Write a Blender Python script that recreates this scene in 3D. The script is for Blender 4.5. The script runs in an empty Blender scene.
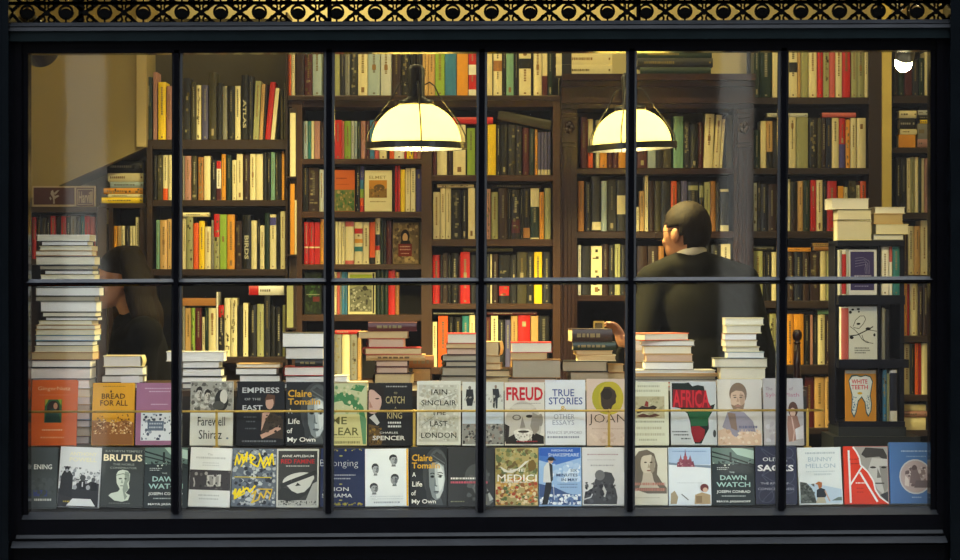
import bpy, math, random
from mathutils import Vector, Matrix, Euler
random.seed(7)
SC = bpy.context.scene
COL = SC.collection
F = 2857.0          # focal length in pixels of the 960x560 frame
EYE = 1.6           # eye height above the pavement
DIST = 10.0         # camera to window glass
FLOOR = 0.12

def kk(Y): return (DIST + Y) / F
def PX(u, Y): return (u - 480.0) * kk(Y)
def PZ(v, Y): return EYE - (v - 280.0) * kk(Y)
def P(u, v, Y): return Vector((PX(u, Y), Y, PZ(v, Y)))

# ------------------------------------------------------------------ materials
def lin(h):
    out = []
    for i in (0, 2, 4):
        c = int(h[i:i + 2], 16) / 255.0
        out.append(c / 12.92 if c <= 0.04045 else ((c + 0.055) / 1.055) ** 2.4)
    return out

MATS = {}
def mat(name, hexcol='808080', rough=0.5, vary=0.10, scale=40.0, spec=0.5, coat=0.0, metal=0.0, stretch=(1, 1, 1), rnd=0.0, bump=0.0):
    if name in MATS:
        return MATS[name]
    m = bpy.data.materials.new(name); m.use_nodes = True
    nt = m.node_tree; N = nt.nodes; L = nt.links
    b = N['Principled BSDF']
    b.inputs['Roughness'].default_value = rough
    b.inputs['Specular IOR Level'].default_value = spec
    b.inputs['Metallic'].default_value = metal
    if coat: b.inputs['Coat Weight'].default_value = coat
    tc = N.new('ShaderNodeTexCoord'); mp = N.new('ShaderNodeMapping'); mp.inputs['Scale'].default_value = stretch
    nz = N.new('ShaderNodeTexNoise'); nz.inputs['Scale'].default_value = scale; nz.inputs['Detail'].default_value = 3
    L.new(tc.outputs['Object'], mp.inputs['Vector']); L.new(mp.outputs['Vector'], nz.inputs['Vector'])
    mr = N.new('ShaderNodeMapRange'); mr.inputs['To Min'].default_value = 1 - vary; mr.inputs['To Max'].default_value = 1 + vary
    L.new(nz.outputs['Fac'], mr.inputs['Value'])
    fac = mr.outputs['Result']
    if rnd:
        oi = N.new('ShaderNodeObjectInfo'); m2 = N.new('ShaderNodeMapRange')
        m2.inputs['To Min'].default_value = 1 - rnd; m2.inputs['To Max'].default_value = 1 + rnd * .6
        L.new(oi.outputs['Random'], m2.inputs['Value'])
        mu = N.new('ShaderNodeMath'); mu.operation = 'MULTIPLY'
        L.new(fac, mu.inputs[0]); L.new(m2.outputs['Result'], mu.inputs[1]); fac = mu.outputs[0]
    vm = N.new('ShaderNodeVectorMath'); vm.operation = 'SCALE'
    vm.inputs[0].default_value = lin(hexcol)
    L.new(fac, vm.inputs['Scale']); L.new(vm.outputs['Vector'], b.inputs['Base Color'])
    if bump:
        bp = N.new('ShaderNodeBump'); bp.inputs['Strength'].default_value = bump; bp.inputs['Distance'].default_value = .004
        L.new(nz.outputs['Fac'], bp.inputs['Height']); L.new(bp.outputs['Normal'], b.inputs['Normal'])
    MATS[name] = m
    return m

PAL = dict(W='ECE8DA', C='E4D8AA', Y='F0CC18', O='E25A14', R='BC1E1A', M='4C1014', D='0C0B0A', K='1D1D20', G='12291D', g='8AA83A', E='3E3920',
           T='2C7678', B='3A7CA6', b='A3B3B6', N='111831', P='46428A', p='AE7E74', k='C79F64', t='A06C34', n='2C170F', S='85837A', s='BDBFB8',
           A='DA9426', c='74A088', L='58557C', r='C05A54', e='9C9C6C')
CNAME = dict(W='white', C='cream', Y='bright yellow', O='orange', R='red', M='maroon', D='black', K='charcoal', G='dark green', g='lime green', E='olive',
             T='teal', B='blue', b='pale blue', N='navy', P='purple', p='dusty pink', k='tan', t='brown', n='dark brown', S='grey', s='pale grey',
             A='amber', c='sea green', L='lilac', r='rose', e='sage green')
def bookmat(c): return mat('book_cloth_' + CNAME[c].replace(' ', '_'), PAL[c], rough=.42, vary=.10, scale=60, rnd=.10)
def ink(h, rough=.32): return mat('print_' + h, h, rough=.45, vary=.05, scale=25, spec=.10)
def paper(): return mat('page_paper', 'E3DCC6', rough=.85, vary=.16, scale=260, stretch=(.3, .3, 6), rnd=.10)
def whitepaper(): return mat('white_page_paper', 'ECEAE6', rough=.85, vary=.12, scale=260, stretch=(.3, .3, 6), rnd=.08)
def tanpaper(): return mat('aged_page_paper', 'CDB485', rough=.9, vary=.18, scale=260, stretch=(.3, .3, 6), rnd=.12)

# ------------------------------------------------------------------ mesh building
class MB:
    def __init__(s): s.v = []; s.f = []; s.mi = []; s.mats = []; s.smooth = []
    def m(s, material):
        if material not in s.mats: s.mats.append(material)
        return s.mats.index(material)
    def add(s, verts, faces, material, smooth=False):
        o = len(s.v); i = s.m(material)
        s.v.extend(tuple(x) for x in verts)
        for f in faces:
            s.f.append(tuple(o + a for a in f)); s.mi.append(i); s.smooth.append(smooth)
        return s
    def box(s, lo, hi, material):
        x0, y0, z0 = lo; x1, y1, z1 = hi
        V = [(x0, y0, z0), (x1, y0, z0), (x1, y1, z0), (x0, y1, z0), (x0, y0, z1), (x1, y0, z1), (x1, y1, z1), (x0, y1, z1)]
        return s.add(V, [(0, 3, 2, 1), (4, 5, 6, 7), (0, 1, 5, 4), (1, 2, 6, 5), (2, 3, 7, 6), (3, 0, 4, 7)], material)
    def hexa(s, V, material):   # 8 corners, bottom ring then top ring
        return s.add(V, [(0, 3, 2, 1), (4, 5, 6, 7), (0, 1, 5, 4), (1, 2, 6, 5), (2, 3, 7, 6), (3, 0, 4, 7)], material)
    def sweep(s, A, B, prof, ax, ay, material):   # straight prism from A to B, profile [(a,b)] along the directions ax, ay
        n = len(prof); V = [A + ax * a + ay * b for a, b in prof] + [B + ax * a + ay * b for a, b in prof]
        Fc = [(i, (i + 1) % n, n + (i + 1) % n, n + i) for i in range(n)] + [tuple(range(n))[::-1], tuple(range(n, 2 * n))]
        return s.add(V, Fc, material)
    def lathe(s, prof, c, material, seg=32, smooth=True, close=False):
        V = []; n = len(prof)
        for r, z in prof:
            for k in range(seg):
                a = 2 * math.pi * k / seg
                V.append((c[0] + r * math.cos(a), c[1] + r * math.sin(a), c[2] + z))
        Fc = []
        for i in range(n - 1 + (1 if close else 0)):
            j = (i + 1) % n
            for k in range(seg):
                l = (k + 1) % seg
                Fc.append((i * seg + k, i * seg + l, j * seg + l, j * seg + k))
        if not close:
            Fc.append(tuple(range(seg))[::-1]); Fc.append(tuple((n - 1) * seg + k for k in range(seg)))
        return s.add(V, Fc, material, smooth)
    def tube(s, pts, r, material, seg=8):
        pts = [Vector(p) for p in pts]; V = []
        for i, p in enumerate(pts):
            d = (pts[min(i + 1, len(pts) - 1)] - pts[max(i - 1, 0)]).normalized()
            u = d.cross(Vector((0, 0, 1)))
            if u.length < 1e-4: u = d.cross(Vector((1, 0, 0)))
            u.normalize(); w = d.cross(u)
            rr = r[i] if isinstance(r, (list, tuple)) else r
            for k in range(seg):
                a = 2 * math.pi * k / seg
                V.append(p + u * rr * math.cos(a) + w * rr * math.sin(a))
        n = len(pts); Fc = []
        for i in range(n - 1):
            for k in range(seg):
                l = (k + 1) % seg
                Fc.append((i * seg + k, i * seg + l, (i + 1) * seg + l, (i + 1) * seg + k))
        Fc.append(tuple(range(seg))[::-1]); Fc.append(tuple((n - 1) * seg + k for k in range(seg)))
        return s.add(V, Fc, material, True)
    def ell(s, c, r, material, seg=16, rings=10, rot=None):
        V = []; Fc = []; c = Vector(c); R = rot or Matrix.Identity(3)
        for i in range(rings + 1):
            t = math.pi * i / rings
            for k in range(seg):
                a = 2 * math.pi * k / seg
                V.append(c + R @ Vector((r[0] * math.sin(t) * math.cos(a), r[1] * math.sin(t) * math.sin(a), r[2] * math.cos(t))))
        for i in range(rings):
            for k in range(seg):
                l = (k + 1) % seg
                Fc.append((i * seg + k, (i + 1) * seg + k, (i + 1) * seg + l, i * seg + l))
        return s.add(V, Fc, material, True)
    def cap(s, a, b, ra, rb, material, seg=12):   # tapered capsule
        a = Vector(a); b = Vector(b); d = b - a; n = 5; pts = []; rr = []
        for i in range(n):
            t = math.pi / 2 * i / n; pts.append(a - d.normalized() * ra * math.cos(t)); rr.append(max(ra * math.sin(t), 1e-4))
        pts.append(a); rr.append(ra); pts.append(b); rr.append(rb)
        for i in range(1, n + 1):
            t = math.pi / 2 * i / n; pts.append(b + d.normalized() * rb * math.sin(t)); rr.append(max(rb * math.cos(t), 1e-4))
        return s.tube(pts, rr, material, seg)
    def mesh(s, name):
        me = bpy.data.meshes.new(name)
        me.from_pydata(s.v, [], s.f)
        for x in s.mats: me.materials.append(x)
        me.polygons.foreach_set('material_index', s.mi)
        me.polygons.foreach_set('use_smooth', s.smooth)
        me.update()
        return me
    def build(s, name, parent=None, loc=(0, 0, 0), rot=(0, 0, 0)):
        o = bpy.data.objects.new(name, s.mesh(name)); COL.objects.link(o)
        o.location = loc; o.rotation_euler = rot
        if parent: o.parent = parent
        return o

def empty(name, loc=(0, 0, 0), rot=(0, 0, 0)):
    o = bpy.data.objects.new(name, None); COL.objects.link(o)
    o.location = loc; o.rotation_euler = rot; o.empty_display_size = .05
    return o
def tag(o, label=None, cat=None, group=None, kind=None):
    if label: o['label'] = label
    if cat: o['category'] = cat
    if group: o['group'] = group
    if kind: o['kind'] = kind
    return o

# text outlines as polygons, cached per string: (verts scaled to a unit box, faces)
TXT = {}
def text_poly(t, bold=0.0):
    key = (t, bold)
    if key in TXT: return TXT[key]
    cu = bpy.data.curves.new('lettering', 'FONT'); cu.body = t; cu.resolution_u = 2; cu.offset = bold; cu.fill_mode = 'FRONT'
    ob = bpy.data.objects.new('lettering', cu)
    me = bpy.data.meshes.new_from_object(ob)
    V = [v.co.copy() for v in me.vertices]; Fc = [tuple(p.vertices) for p in me.polygons]
    bpy.data.objects.remove(ob); bpy.data.curves.remove(cu); bpy.data.meshes.remove(me)
    if V:
        x0 = min(v.x for v in V); x1 = max(v.x for v in V); y0 = min(v.y for v in V); y1 = max(v.y for v in V)
        V = [((v.x - x0) / max(x1 - x0, 1e-6), (v.y - y0) / max(y1 - y0, 1e-6)) for v in V]
        # keep every face turned towards the viewer
        out = []
        for f in Fc:
            a = sum(V[f[i]][0] * V[f[(i + 1) % len(f)]][1] - V[f[(i + 1) % len(f)]][0] * V[f[i]][1] for i in range(len(f)))
            out.append(f if a > 0 else f[::-1])
        Fc = out
    TXT[key] = (V, Fc)
    return TXT[key]
# ------------------------------------------------------------------ setting: shop front
X, Yv, Z = Vector((1, 0, 0)), Vector((0, 1, 0)), Vector((0, 0, 1))
black_paint = mat('black_gloss_paint', '020203', rough=.18, vary=.4, scale=14, bump=.01, spec=.05)
green_paint = mat('dark_green_gloss_paint', '050809', rough=.18, vary=.4, scale=18, bump=.01, spec=.05)
lit_ledge_paint = mat('lit_grey_black_paint', '0D0E10', rough=.5, vary=.7, spec=.10, scale=22, stretch=(.4, 1, 1), bump=.5)  # mottled ledge paint, paler by the sky light put into its colour
def vt(u): return 54.3 - 3.3 * (u - 28) / 902.0      # top edge of the glazing
def vb(u): return 512.2 - 5.2 * (u - 28) / 902.0     # bottom edge
def vm(u): return 283.0 - 3.0 * (u - 28) / 902.0     # middle bar
def struct(o): o['kind'] = 'structure'; return o

win = struct(empty('window_1', (0, 0, PZ(512, 0))))
def wpart(mb, name):
    o = mb.build(name, win); o.matrix_parent_inverse = Matrix.Translation(-Vector(win.location)); return o
def strip(name, v0f, v1f, u0, u1, y0, y1, material, chamfer=0.0, parent=True):
    """a rail between two sloping picture lines, front face at y0, back at y1"""
    mb = MB(); V = []
    for vf, yy in ((v1f, y0), (v0f, y0 + chamfer)):
        V += [P(u0, vf(u0), 0), P(u1, vf(u1), 0), P(u1, vf(u1), 0), P(u0, vf(u0), 0)]
        V[-4].y = yy; V[-3].y = yy; V[-2].y = y1; V[-1].y = y1
    mb.hexa(V, material)
    return wpart(mb, name) if parent else mb.build(name)
mull_prof = [(-.0185, .02), (-.0185, -.006), (-.011, -.012), (-.009, -.030), (.009, -.030), (.011, -.012), (.0185, -.006), (.0185, .02)]
for ut, ub in ((177.5, 176.2), (329.5, 328.5), (482.0, 480.5), (631.5, 629.5), (783.3, 780.6)):
    mb = MB(); mb.sweep(P(ub, vb(ub) + 2, 0), P(ut, vt(ut) - 3, 0), mull_prof, X, Yv, black_paint); wpart(mb, 'mullion')
mb = MB()
mb.sweep(P(26, vm(26), 0), P(932, vm(932), 0), [(-.0125, .018), (-.0125, -.010), (-.006, -.024), (.000, -.024), (.0125, -.006), (.0125, .018)], Z, Yv, black_paint)
wpart(mb, 'glazing_bar')
mb = MB()   # paler strip along the bar, light on its top face put into the paint
mb.sweep(P(28, vm(28), 0), P(931, vm(931), 0), [(.0010, -.0246), (.0128, -.0066), (.0131, -.0070), (.0013, -.0250)], Z, Yv, mat('lit_bar_paint', '17191D', rough=.4, vary=.6, scale=22, spec=.25))
wpart(mb, 'glazing_bar_lit_edge')
# glazing: thin panes, set a little in and with faint waviness
gm = bpy.data.materials.new('window_glass'); gm.use_nodes = True
nt = gm.node_tree; nt.nodes.clear()
out = nt.nodes.new('ShaderNodeOutputMaterial'); mx = nt.nodes.new('ShaderNodeMixShader'); tr = nt.nodes.new('ShaderNodeBsdfTransparent'); gl = nt.nodes.new('ShaderNodeBsdfGlossy')
gl.inputs['Roughness'].default_value = .03; tr.inputs['Color'].default_value = (.97, .985, .97, 1)
fr = nt.nodes.new('ShaderNodeFresnel'); fr.inputs['IOR'].default_value = 1.5
mu = nt.nodes.new('ShaderNodeMath'); mu.operation = 'MULTIPLY'; mu.inputs[1].default_value = 1.8
tcg = nt.nodes.new('ShaderNodeTexCoord'); nzg = nt.nodes.new('ShaderNodeTexNoise'); nzg.inputs['Scale'].default_value = 2.5
bpg = nt.nodes.new('ShaderNodeBump'); bpg.inputs['Strength'].default_value = .02; bpg.inputs['Distance'].default_value = .01
nt.links.new(tcg.outputs['Object'], nzg.inputs['Vector']); nt.links.new(nzg.outputs['Fac'], bpg.inputs['Height'])
nt.links.new(bpg.outputs['Normal'], gl.inputs['Normal'])
nt.links.new(fr.outputs[0], mu.inputs[0]); nt.links.new(mu.outputs[0], mx.inputs[0]); nt.links.new(tr.outputs[0], mx.inputs[1]); nt.links.new(gl.outputs[0], mx.inputs[2]); nt.links.new(mx.outputs[0], out.inputs[0])
ul = [29, 177, 329, 481.3, 630.5, 782, 930]
gp = MB()
for i in range(6):
    for va, vb_ in ((vt, vm), (vm, vb)):
        a, b = ul[i], ul[i + 1]
        gp.add([P(a, vb_(a), 0), P(b, vb_(b), 0), P(b, va(b), 0), P(a, va(a), 0)], [(0, 1, 2, 3)], gm)
wpart(gp, 'glazing')
# jambs
mb = MB(); mb.box((PX(13.5, 0), -.045, PZ(548, 0)), (PX(23.5, 0), .05, PZ(25, 0)), black_paint); mb.box((PX(23.5, 0), -.02, PZ(548, 0)), (PX(29.2, 0), .05, PZ(25, 0)), black_paint); wpart(mb, 'jamb')
mb = MB(); mb.box((PX(929.5, 0), -.02, PZ(548, 0)), (PX(935, 0), .05, PZ(25, 0)), black_paint); mb.box((PX(935, 0), -.045, PZ(548, 0)), (PX(945.5, 0), .05, PZ(25, 0)), black_paint); wpart(mb, 'jamb')
# head: soffit, fascia and ledge under the grille
strip('head_bead', lambda u: vt(u) - 11.5, vt, 16, 943, -.03, .05, black_paint)
strip('head_fascia', lambda u: vt(u) - 21.5, lambda u: vt(u) - 11, 14, 945, -.085, .05, green_paint)
strip('head_ledge', lambda u: vt(u) - 25.5, lambda u: vt(u) - 21, 14, 945, -.10, .05, lit_ledge_paint, chamfer=.02)
strip('head_moulding', lambda u: vt(u) - 30.3, lambda u: vt(u) - 25.9, 14, 945, -.085, .05, lit_ledge_paint, chamfer=.03)
# sill rails
strip('bottom_rail_slope', vb, lambda u: vb(u) + 6.2, 24, 936, -.052, .05, lit_ledge_paint, chamfer=.05)
strip('bottom_rail', lambda u: vb(u) + 6.2, lambda u: vb(u) + 22, 20, 939, -.050, .05, black_paint)
strip('sill_bead', lambda u: vb(u) + 21.5, lambda u: vb(u) + 24.6, 19, 940, -.068, .05, lit_ledge_paint, chamfer=.012)
strip('sill_groove', lambda u: vb(u) + 24.6, lambda u: vb(u) + 27.5, 17, 941, -.06, .05, black_paint)
strip('sill_nosing', lambda u: vb(u) + 27.5, lambda u: vb(u) + 32.8, 16, 942, -.115, .05, lit_ledge_paint, chamfer=.035)

# ironwork grille over the window
g = MB(); yg = -.03; k0 = .0035
iron = mat('cast_iron_black', '020202', rough=.2, vary=.4, scale=30, spec=.02)
def gbar(u0, v0, u1, v1, w=.0085):
    w *= 1.5
    A = P(u0, v0, 0); B = P(u1, v1, 0); A.y = B.y = yg; d = (B - A).normalized(); n = d.cross(Yv)
    g.sweep(A, B, [(-w / 2, -.008), (w / 2, -.008), (w / 2, .008), (-w / 2, .008)], n, Yv, iron)
def gring(u, v, r, w=1.6, seg=16):
    for i in range(seg):
        a = 2 * math.pi * i / seg; b = 2 * math.pi * (i + 1.05) / seg
        gbar(u + r * math.cos(a), v + r * math.sin(a), u + r * math.cos(b), v + r * math.sin(b), w * k0)
def gdisc(u, v, ru, rv):
    c = P(u, v, 0); n = 16
    V = [(c.x + ru * k0 * math.cos(2 * math.pi * i / n), yg + s * .009, c.z + rv * k0 * math.sin(2 * math.pi * i / n)) for s in (-1, 1) for i in range(n)]
    g.add(V, [tuple(range(n)), tuple(range(2 * n - 1, n - 1, -1))] + [(i, n + i, n + (i + 1) % n, (i + 1) % n) for i in range(n)], iron)
for row in range(2):
    dv = -row * 20.5
    vv = lambda u, v: v + dv - 1.6 * (u - 28) / 902.0
    gbar(12, vv(12, 24.6), 947, vv(947, 24.6), .006); gbar(12, vv(12, 4.2), 947, vv(947, 4.2), .008)
    for i in range(-1, 25):
        c = 28.8 + 38.55 * i
        if c > 950: break
        lim = lambda u: min(max(u, 12), 947)
        x = c + 19.3
        if 12 < c < 947:
            gdisc(c, vv(c, 14.2), 6.0, 4.6); gring(c, vv(c, 13.2), 6.6, 1.5); gbar(c - 4, vv(c, 16.2), c + 4, vv(c, 16.2), .004)
            gbar(c, vv(c, 18), c, vv(c, 24.6), .004)
        for s in (-1, 1):
            a, b = lim(x + s * 0), lim(x + s * 13.5)
            if a != b:
                gbar(a, vv(a, 13.2), b, vv(b, 3.8), .0075); gbar(a, vv(a, 13.2), b, vv(b, 24.8), .0075)
            if 16 < x < 944:
                gring(x + s * 5, vv(x, 20.2), 3.4, 1.3, 10); gring(x + s * 4.5, vv(x, 8.0), 3.2, 1.2, 10)
        if 16 < x < 944: gdisc(x, vv(x, 14.2), 2.8, 2.6)
    for u in (82, 330, 638, 878): gbar(u, vv(u, 3), u, vv(u, 25), .010)
gr = g.build('ventilation_grille')
tag(gr, 'black iron grille of rings and crosses above the shop window', 'grille')

# piers, upper wall and stall riser of the shop front
pier = mat('blue_black_pier_paint', '020304', rough=.16, vary=.5, scale=9, bump=.01, spec=.05)
def wallbox(name, lo, hi, material): return struct(MB().box(lo, hi, material).build(name))
wallbox('wall_front_left', (-2.35, -.12, 0), (PX(14, 0), .05, 3.35), pier)
wallbox('wall_front_right', (PX(945, 0), -.12, 0), (2.55, .05, 3.35), pier)
wallbox('trim_1', (PX(14, 0), -.06, 0), (PX(945, 0), .05, PZ(543, 0)), black_paint)
wallbox('wall_front_top', (PX(14, 0), -.08, PZ(-24, 0)), (PX(945, 0), .05, 3.35), pier)
wallbox('wall_left', (-2.35, .05, 0), (-2.2, 3.2, 3.35), mat('cream_wall_paint', 'D0C294', rough=.75, vary=.06, scale=3))
wallbox('wall_right', (2.4, .05, 0), (2.55, 3.2, 3.35), MATS['cream_wall_paint'])
wallbox('wall_back', (-2.2, 3.0, 0), (2.4, 3.2, 3.35), MATS['cream_wall_paint'])
wallbox('ceiling', (-2.2, .05, 3.25), (2.4, 3.0, 3.35), mat('cream_ceiling_paint', 'CFC3A0', rough=.8, vary=.04, scale=3))
wallbox('floor', (-2.2, .05, 0), (2.4, 3.0, FLOOR), mat('shop_floor_boards', '4A3422', rough=.5, vary=.3, scale=8, stretch=(1, 12, 1)))
wallbox('pavement', (-9, -14, -.12), (9, -.05, 0), mat('pavement_stone', '2C2B2A', rough=.85, vary=.25, scale=6))
# the house across the street, mirrored faintly in the glass
brick = mat('dark_street_brick', '221F1C', rough=.9, vary=.3, scale=5)
stone = mat('pale_street_stone', '7A776F', rough=.9, vary=.12, scale=4)
wallbox('opposite_house_wall', (-9, -14.2, 0), (9, -13.6, 7.5), brick)
for i, (a, b, z0, z1) in enumerate(((-3.40, -3.08, 0, 5.2), (1.98, 2.23, 0, 4.2))):
    wallbox('opposite_house_pilaster', (a, -13.6, z0), (b, -13.45, z1), stone)

# added bulkhead at the back, its sloping lower edge standing for a lamplight cut-off
mb = MB(); Yb = 2.55
pts = [(PX(-12, Yb), 3.25), (PX(146.5, Yb), 3.25), (PX(146.5, Yb), PZ(147, Yb)), (PX(-12, Yb), PZ(217, Yb))]
V = [(x, Yb, z) for x, z in pts] + [(x, 3.0, z) for x, z in pts]
mb.add(V, [(0, 3, 2, 1), (4, 5, 6, 7), (0, 1, 5, 4), (1, 2, 6, 5), (2, 3, 7, 6), (3, 0, 4, 7)], mat('ochre_cream_wall_paint', '86764A', rough=.75, vary=.05, scale=2))
struct(mb.build('wall_added_bulkhead'))
mb = MB(); mb.box((PX(137, Yb), Yb - .02, PZ(147, Yb)), (PX(146.5, Yb), Yb, 3.25), mat('trim_cream_paint', 'A8966A', rough=.7, vary=.06, scale=3)); struct(mb.build('trim_2'))
# cream painted post between the last two bookcases
mb = MB(); mb.box((PX(882.6, 2.56), 2.56, FLOOR), (PX(891.6, 2.56), 2.66, 3.25), mat('yellow_cream_post_paint', 'CDB765', rough=.6, vary=.06, scale=6)); struct(mb.build('trim_3'))

# ------------------------------------------------------------------ bookcases
wood_warm = mat('warm_brown_bookcase_wood', '3E2410', rough=.42, vary=.28, scale=9, stretch=(1, 1, .12))
wood_side = mat('dark_brown_bookcase_wood', '2A1809', rough=.45, vary=.3, scale=9, stretch=(1, 1, .12))
wood_red = mat('dark_mahogany_bookcase_wood', '2A140C', rough=.35, vary=.3, scale=9, stretch=(1, 1, .12))
wood_grey = mat('weathered_brown_bookcase_wood', '2A1C14', rough=.45, vary=.3, scale=9, stretch=(1, 1, .12))
back_dark = mat('dark_bookcase_back', '140D07', rough=.7, vary=.2, scale=6)
back_shaded = mat('shaded_wall_back', '453D26', rough=.7, vary=.15, scale=4)  # olive stands for dim cream wall, its shade put into the colour
YF, YB, YS = 2.60, 2.90, 2.618    # case front, case back, book fronts
CASES = {}
def bookcase(key, label, cat, posts, shelves, ztop, wood, backm, u0, u1, parts=()):
    root = empty('bookcase', (PX((u0 + u1) / 2, YF), YF, FLOOR)); tag(root, label, cat)
    inv = Matrix.Translation(-Vector(root.location))
    def put(mb, nm):
        o = mb.build(nm, root); o.matrix_parent_inverse = inv; return o
    for a, b, zt in posts:
        put(MB().box((PX(a, YS), YF - .012, FLOOR), (PX(b, YS), YB, zt), wood), 'side_panel')
    put(MB().box((PX(u0, YS), YB, FLOOR), (PX(u1, YS), YB + .02, ztop), backm), 'back_panel')
    for a, b, base, bot in shelves:
        z1 = PZ(base, YS) - .0004; z0 = PZ(bot, YF)
        mb = MB(); x0, x1 = PX(a, YS), PX(b, YS)
        mb.add([(x0, YF, z0), (x1, YF, z0), (x1, YF, z1 - .004), (x0, YF, z1 - .004), (x0, YF + .004, z1), (x1, YF + .004, z1), (x0, YB, z1), (x1, YB, z1), (x0, YB, z0), (x1, YB, z0)],
               [(0, 1, 2, 3), (3, 2, 5, 4), (4, 5, 7, 6), (6, 7, 9, 8), (8, 9, 1, 0), (0, 3, 4, 6, 8), (1, 9, 7, 5, 2)], wood)
        put(mb, 'shelf')
    CASES[key] = (root, put)
    return root, put
zc = 2.78
bookcase('stair', 'tall dark bookcase beside the woman, against the stair slope', 'bookcase',
         [(147.5, 153.0, PZ(145, YF)), (286.0, 288.0, zc)], [(144, 286.5, 139.6, 149), (150, 286.5, 200, 206), (150, 286.5, 269, 275.5), (150, 286.5, 356.5, 363)], zc, wood_side, back_shaded, 146.8, 288)
root, put = bookcase('long', 'long warm brown bookcase with two bays behind the larger pendant lamp', 'bookcase',
         [(292.5, 302.5, PZ(96.5, YF)), (421.5, 432, PZ(96.5, YF)), (552.7, 560.3, PZ(96.5, YF))],
         [(288.3, 560.3, 95.5, 107), (302, 422, 158.8, 164), (302, 422, 211.6, 217.5), (302, 422, 264.2, 269.4), (302, 422, 314.5, 321), (302, 422, 380, 386),
          (432, 553, 175, 181), (432, 553, 239, 246), (432, 553, 303.5, 309), (432, 553, 367, 374)], 2.70, wood_warm, back_dark, 291, 560.3)
mb = MB(); mb.box((PX(288.5, YS), YF - .03, PZ(100.5, YF)), (PX(560.2, YS), YF, PZ(97, YF)), wood_side); put(mb, 'shelf_moulding')
root, put = bookcase('man', 'dark mahogany bookcase with deep cornice behind the man', 'bookcase',
         [(561, 577, PZ(77, YF)), (733, 753, PZ(77, YF))],
         [(576, 734, 168, 174), (576, 734, 231.2, 238), (576, 734, 295, 301), (576, 734, 366, 372)], PZ(76.5, YF), wood_red, back_dark, 561, 753)
mb = MB()
x0, x1 = PX(561, YS), PX(752.9, YS)
for vtop, vbot, yy in ((75.8, 82, .13), (82, 88, .09), (88, 98, .05), (98, 104, .07), (104, 109, .03)):
    mb.box((x0, YF - yy, PZ(vbot, YF)), (x1, YB, PZ(vtop, YF)), wood_red)
put(mb, 'cornice')
for a, b in ((561, 577), (735, 752)):     # carved pilasters
    mb = MB(); xa, xb = PX(a + 2.5, YF), PX(b - 2.5, YF)
    mb.box((xa, YF - .03, FLOOR), (xb, YF - .012, PZ(110, YF)), wood_red)
    for v in (112, 116, 141, 145): mb.box((xa - .006, YF - .045, PZ(v + 2, YF)), (xb + .006, YF - .012, PZ(v, YF)), wood_red)
    for i in range(5): mb.ell(((xa + xb) / 2 + .012 * math.cos(i * 1.256), YF - .035, PZ(128, YF) + .016 * math.sin(i * 1.256)), (.011, .012, .014), wood_red, 8, 6)
    for i in range(3):
        xx = xa + (xb - xa) * (i + .5) / 3
        mb.box((xx - .006, YF - .038, PZ(400, YF)), (xx + .006, YF - .03, PZ(150, YF)), wood_red)
    put(mb, 'pilaster')
bookcase('far', 'dark bookcase behind the spinner rack and the cream paperback stacks', 'bookcase',
         [(868, 882, 2.72)], [(753, 869, 97.5, 104), (753, 869, 168, 174), (753, 869, 231, 238), (753, 869, 300.5, 308), (753, 869, 364.5, 374), (753, 869, 427.5, 434)], 2.72, wood_grey, back_dark, 753, 882)
bookcase('corner', 'narrow corner bookcase beyond the cream painted post', 'bookcase',
         [(929, 936, 2.72)], [(891.5, 930, 95.5, 103), (891.5, 930, 147.5, 153), (891.5, 930, 212.5, 219), (891.5, 930, 275, 281), (891.5, 930, 335.5, 342), (891.5, 930, 394.5, 401), (891.5, 930, 430, 436)], 2.72, wood_grey, back_dark, 891.5, 936)
# low case under the maroon sign and the little corner shelf below the stair slope
YL = 2.20
def P2(u, Y): return PX(u, Y)
root = empty('low_bookcase', (PX(64, YL), YL, FLOOR)); tag(root, 'low dark bookcase carrying the maroon sign, behind the tallest book stack', 'bookcase')
inv = Matrix.Translation(-Vector(root.location))
for nm, lo, hi in (('top_board', (PX(29, YL), YL - .01, PZ(212.5, YL)), (PX(97.5, YL), YL + .3, PZ(206.8, YL))),
                   ('side_panel', (PX(29, YL), YL, FLOOR), (PX(30.6, YL), YL + .3, PZ(212.5, YL))), ('side_panel', (PX(96, YL), YL, FLOOR), (PX(97.4, YL), YL + .3, PZ(212.5, YL))),
                   ('back_panel', (PX(30.6, YL), YL + .28, FLOOR), (PX(96, YL), YL + .3, PZ(212.5, YL))), ('shelf', (PX(30.6, YL), YL, PZ(265, YL)), (PX(96, YL), YL + .28, PZ(259, YL)))):
    o = MB().box(lo, hi, wood_side).build(nm, root); o.matrix_parent_inverse = inv
YC = 2.62
root = empty('corner_shelf', (PX(124, YC), YC, FLOOR)); tag(root, 'small dark corner shelf unit under the sloping stair wall', 'shelf unit')
inv = Matrix.Translation(-Vector(root.location))
for nm, lo, hi in (('top_board', (PX(100, YC), YC - .01, PZ(208, YC)), (PX(146.6, YC), 2.9, PZ(203.2, YC))),
                   ('side_panel', (PX(108.5, YC), YC, FLOOR), (PX(112.8, YC), 2.9, PZ(208, YC))), ('side_panel', (PX(140, YC), YC, FLOOR), (PX(146.4, YC), 2.9, PZ(208, YC))),
                   ('back_panel', (PX(112.8, YC), 2.88, FLOOR), (PX(140, YC), 2.9, PZ(208, YC))), ('shelf', (PX(112.8, YC), YC, PZ(262, YC)), (PX(140, YC), 2.88, PZ(256.2, YC))),
                   ('side_shelf', (PX(97.5, YC), YC, PZ(262, YC)), (PX(108.5, YC), 2.88, PZ(256.2, YC)))):
    o = MB().box(lo, hi, wood_side).build(nm, root); o.matrix_parent_inverse = inv

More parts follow.
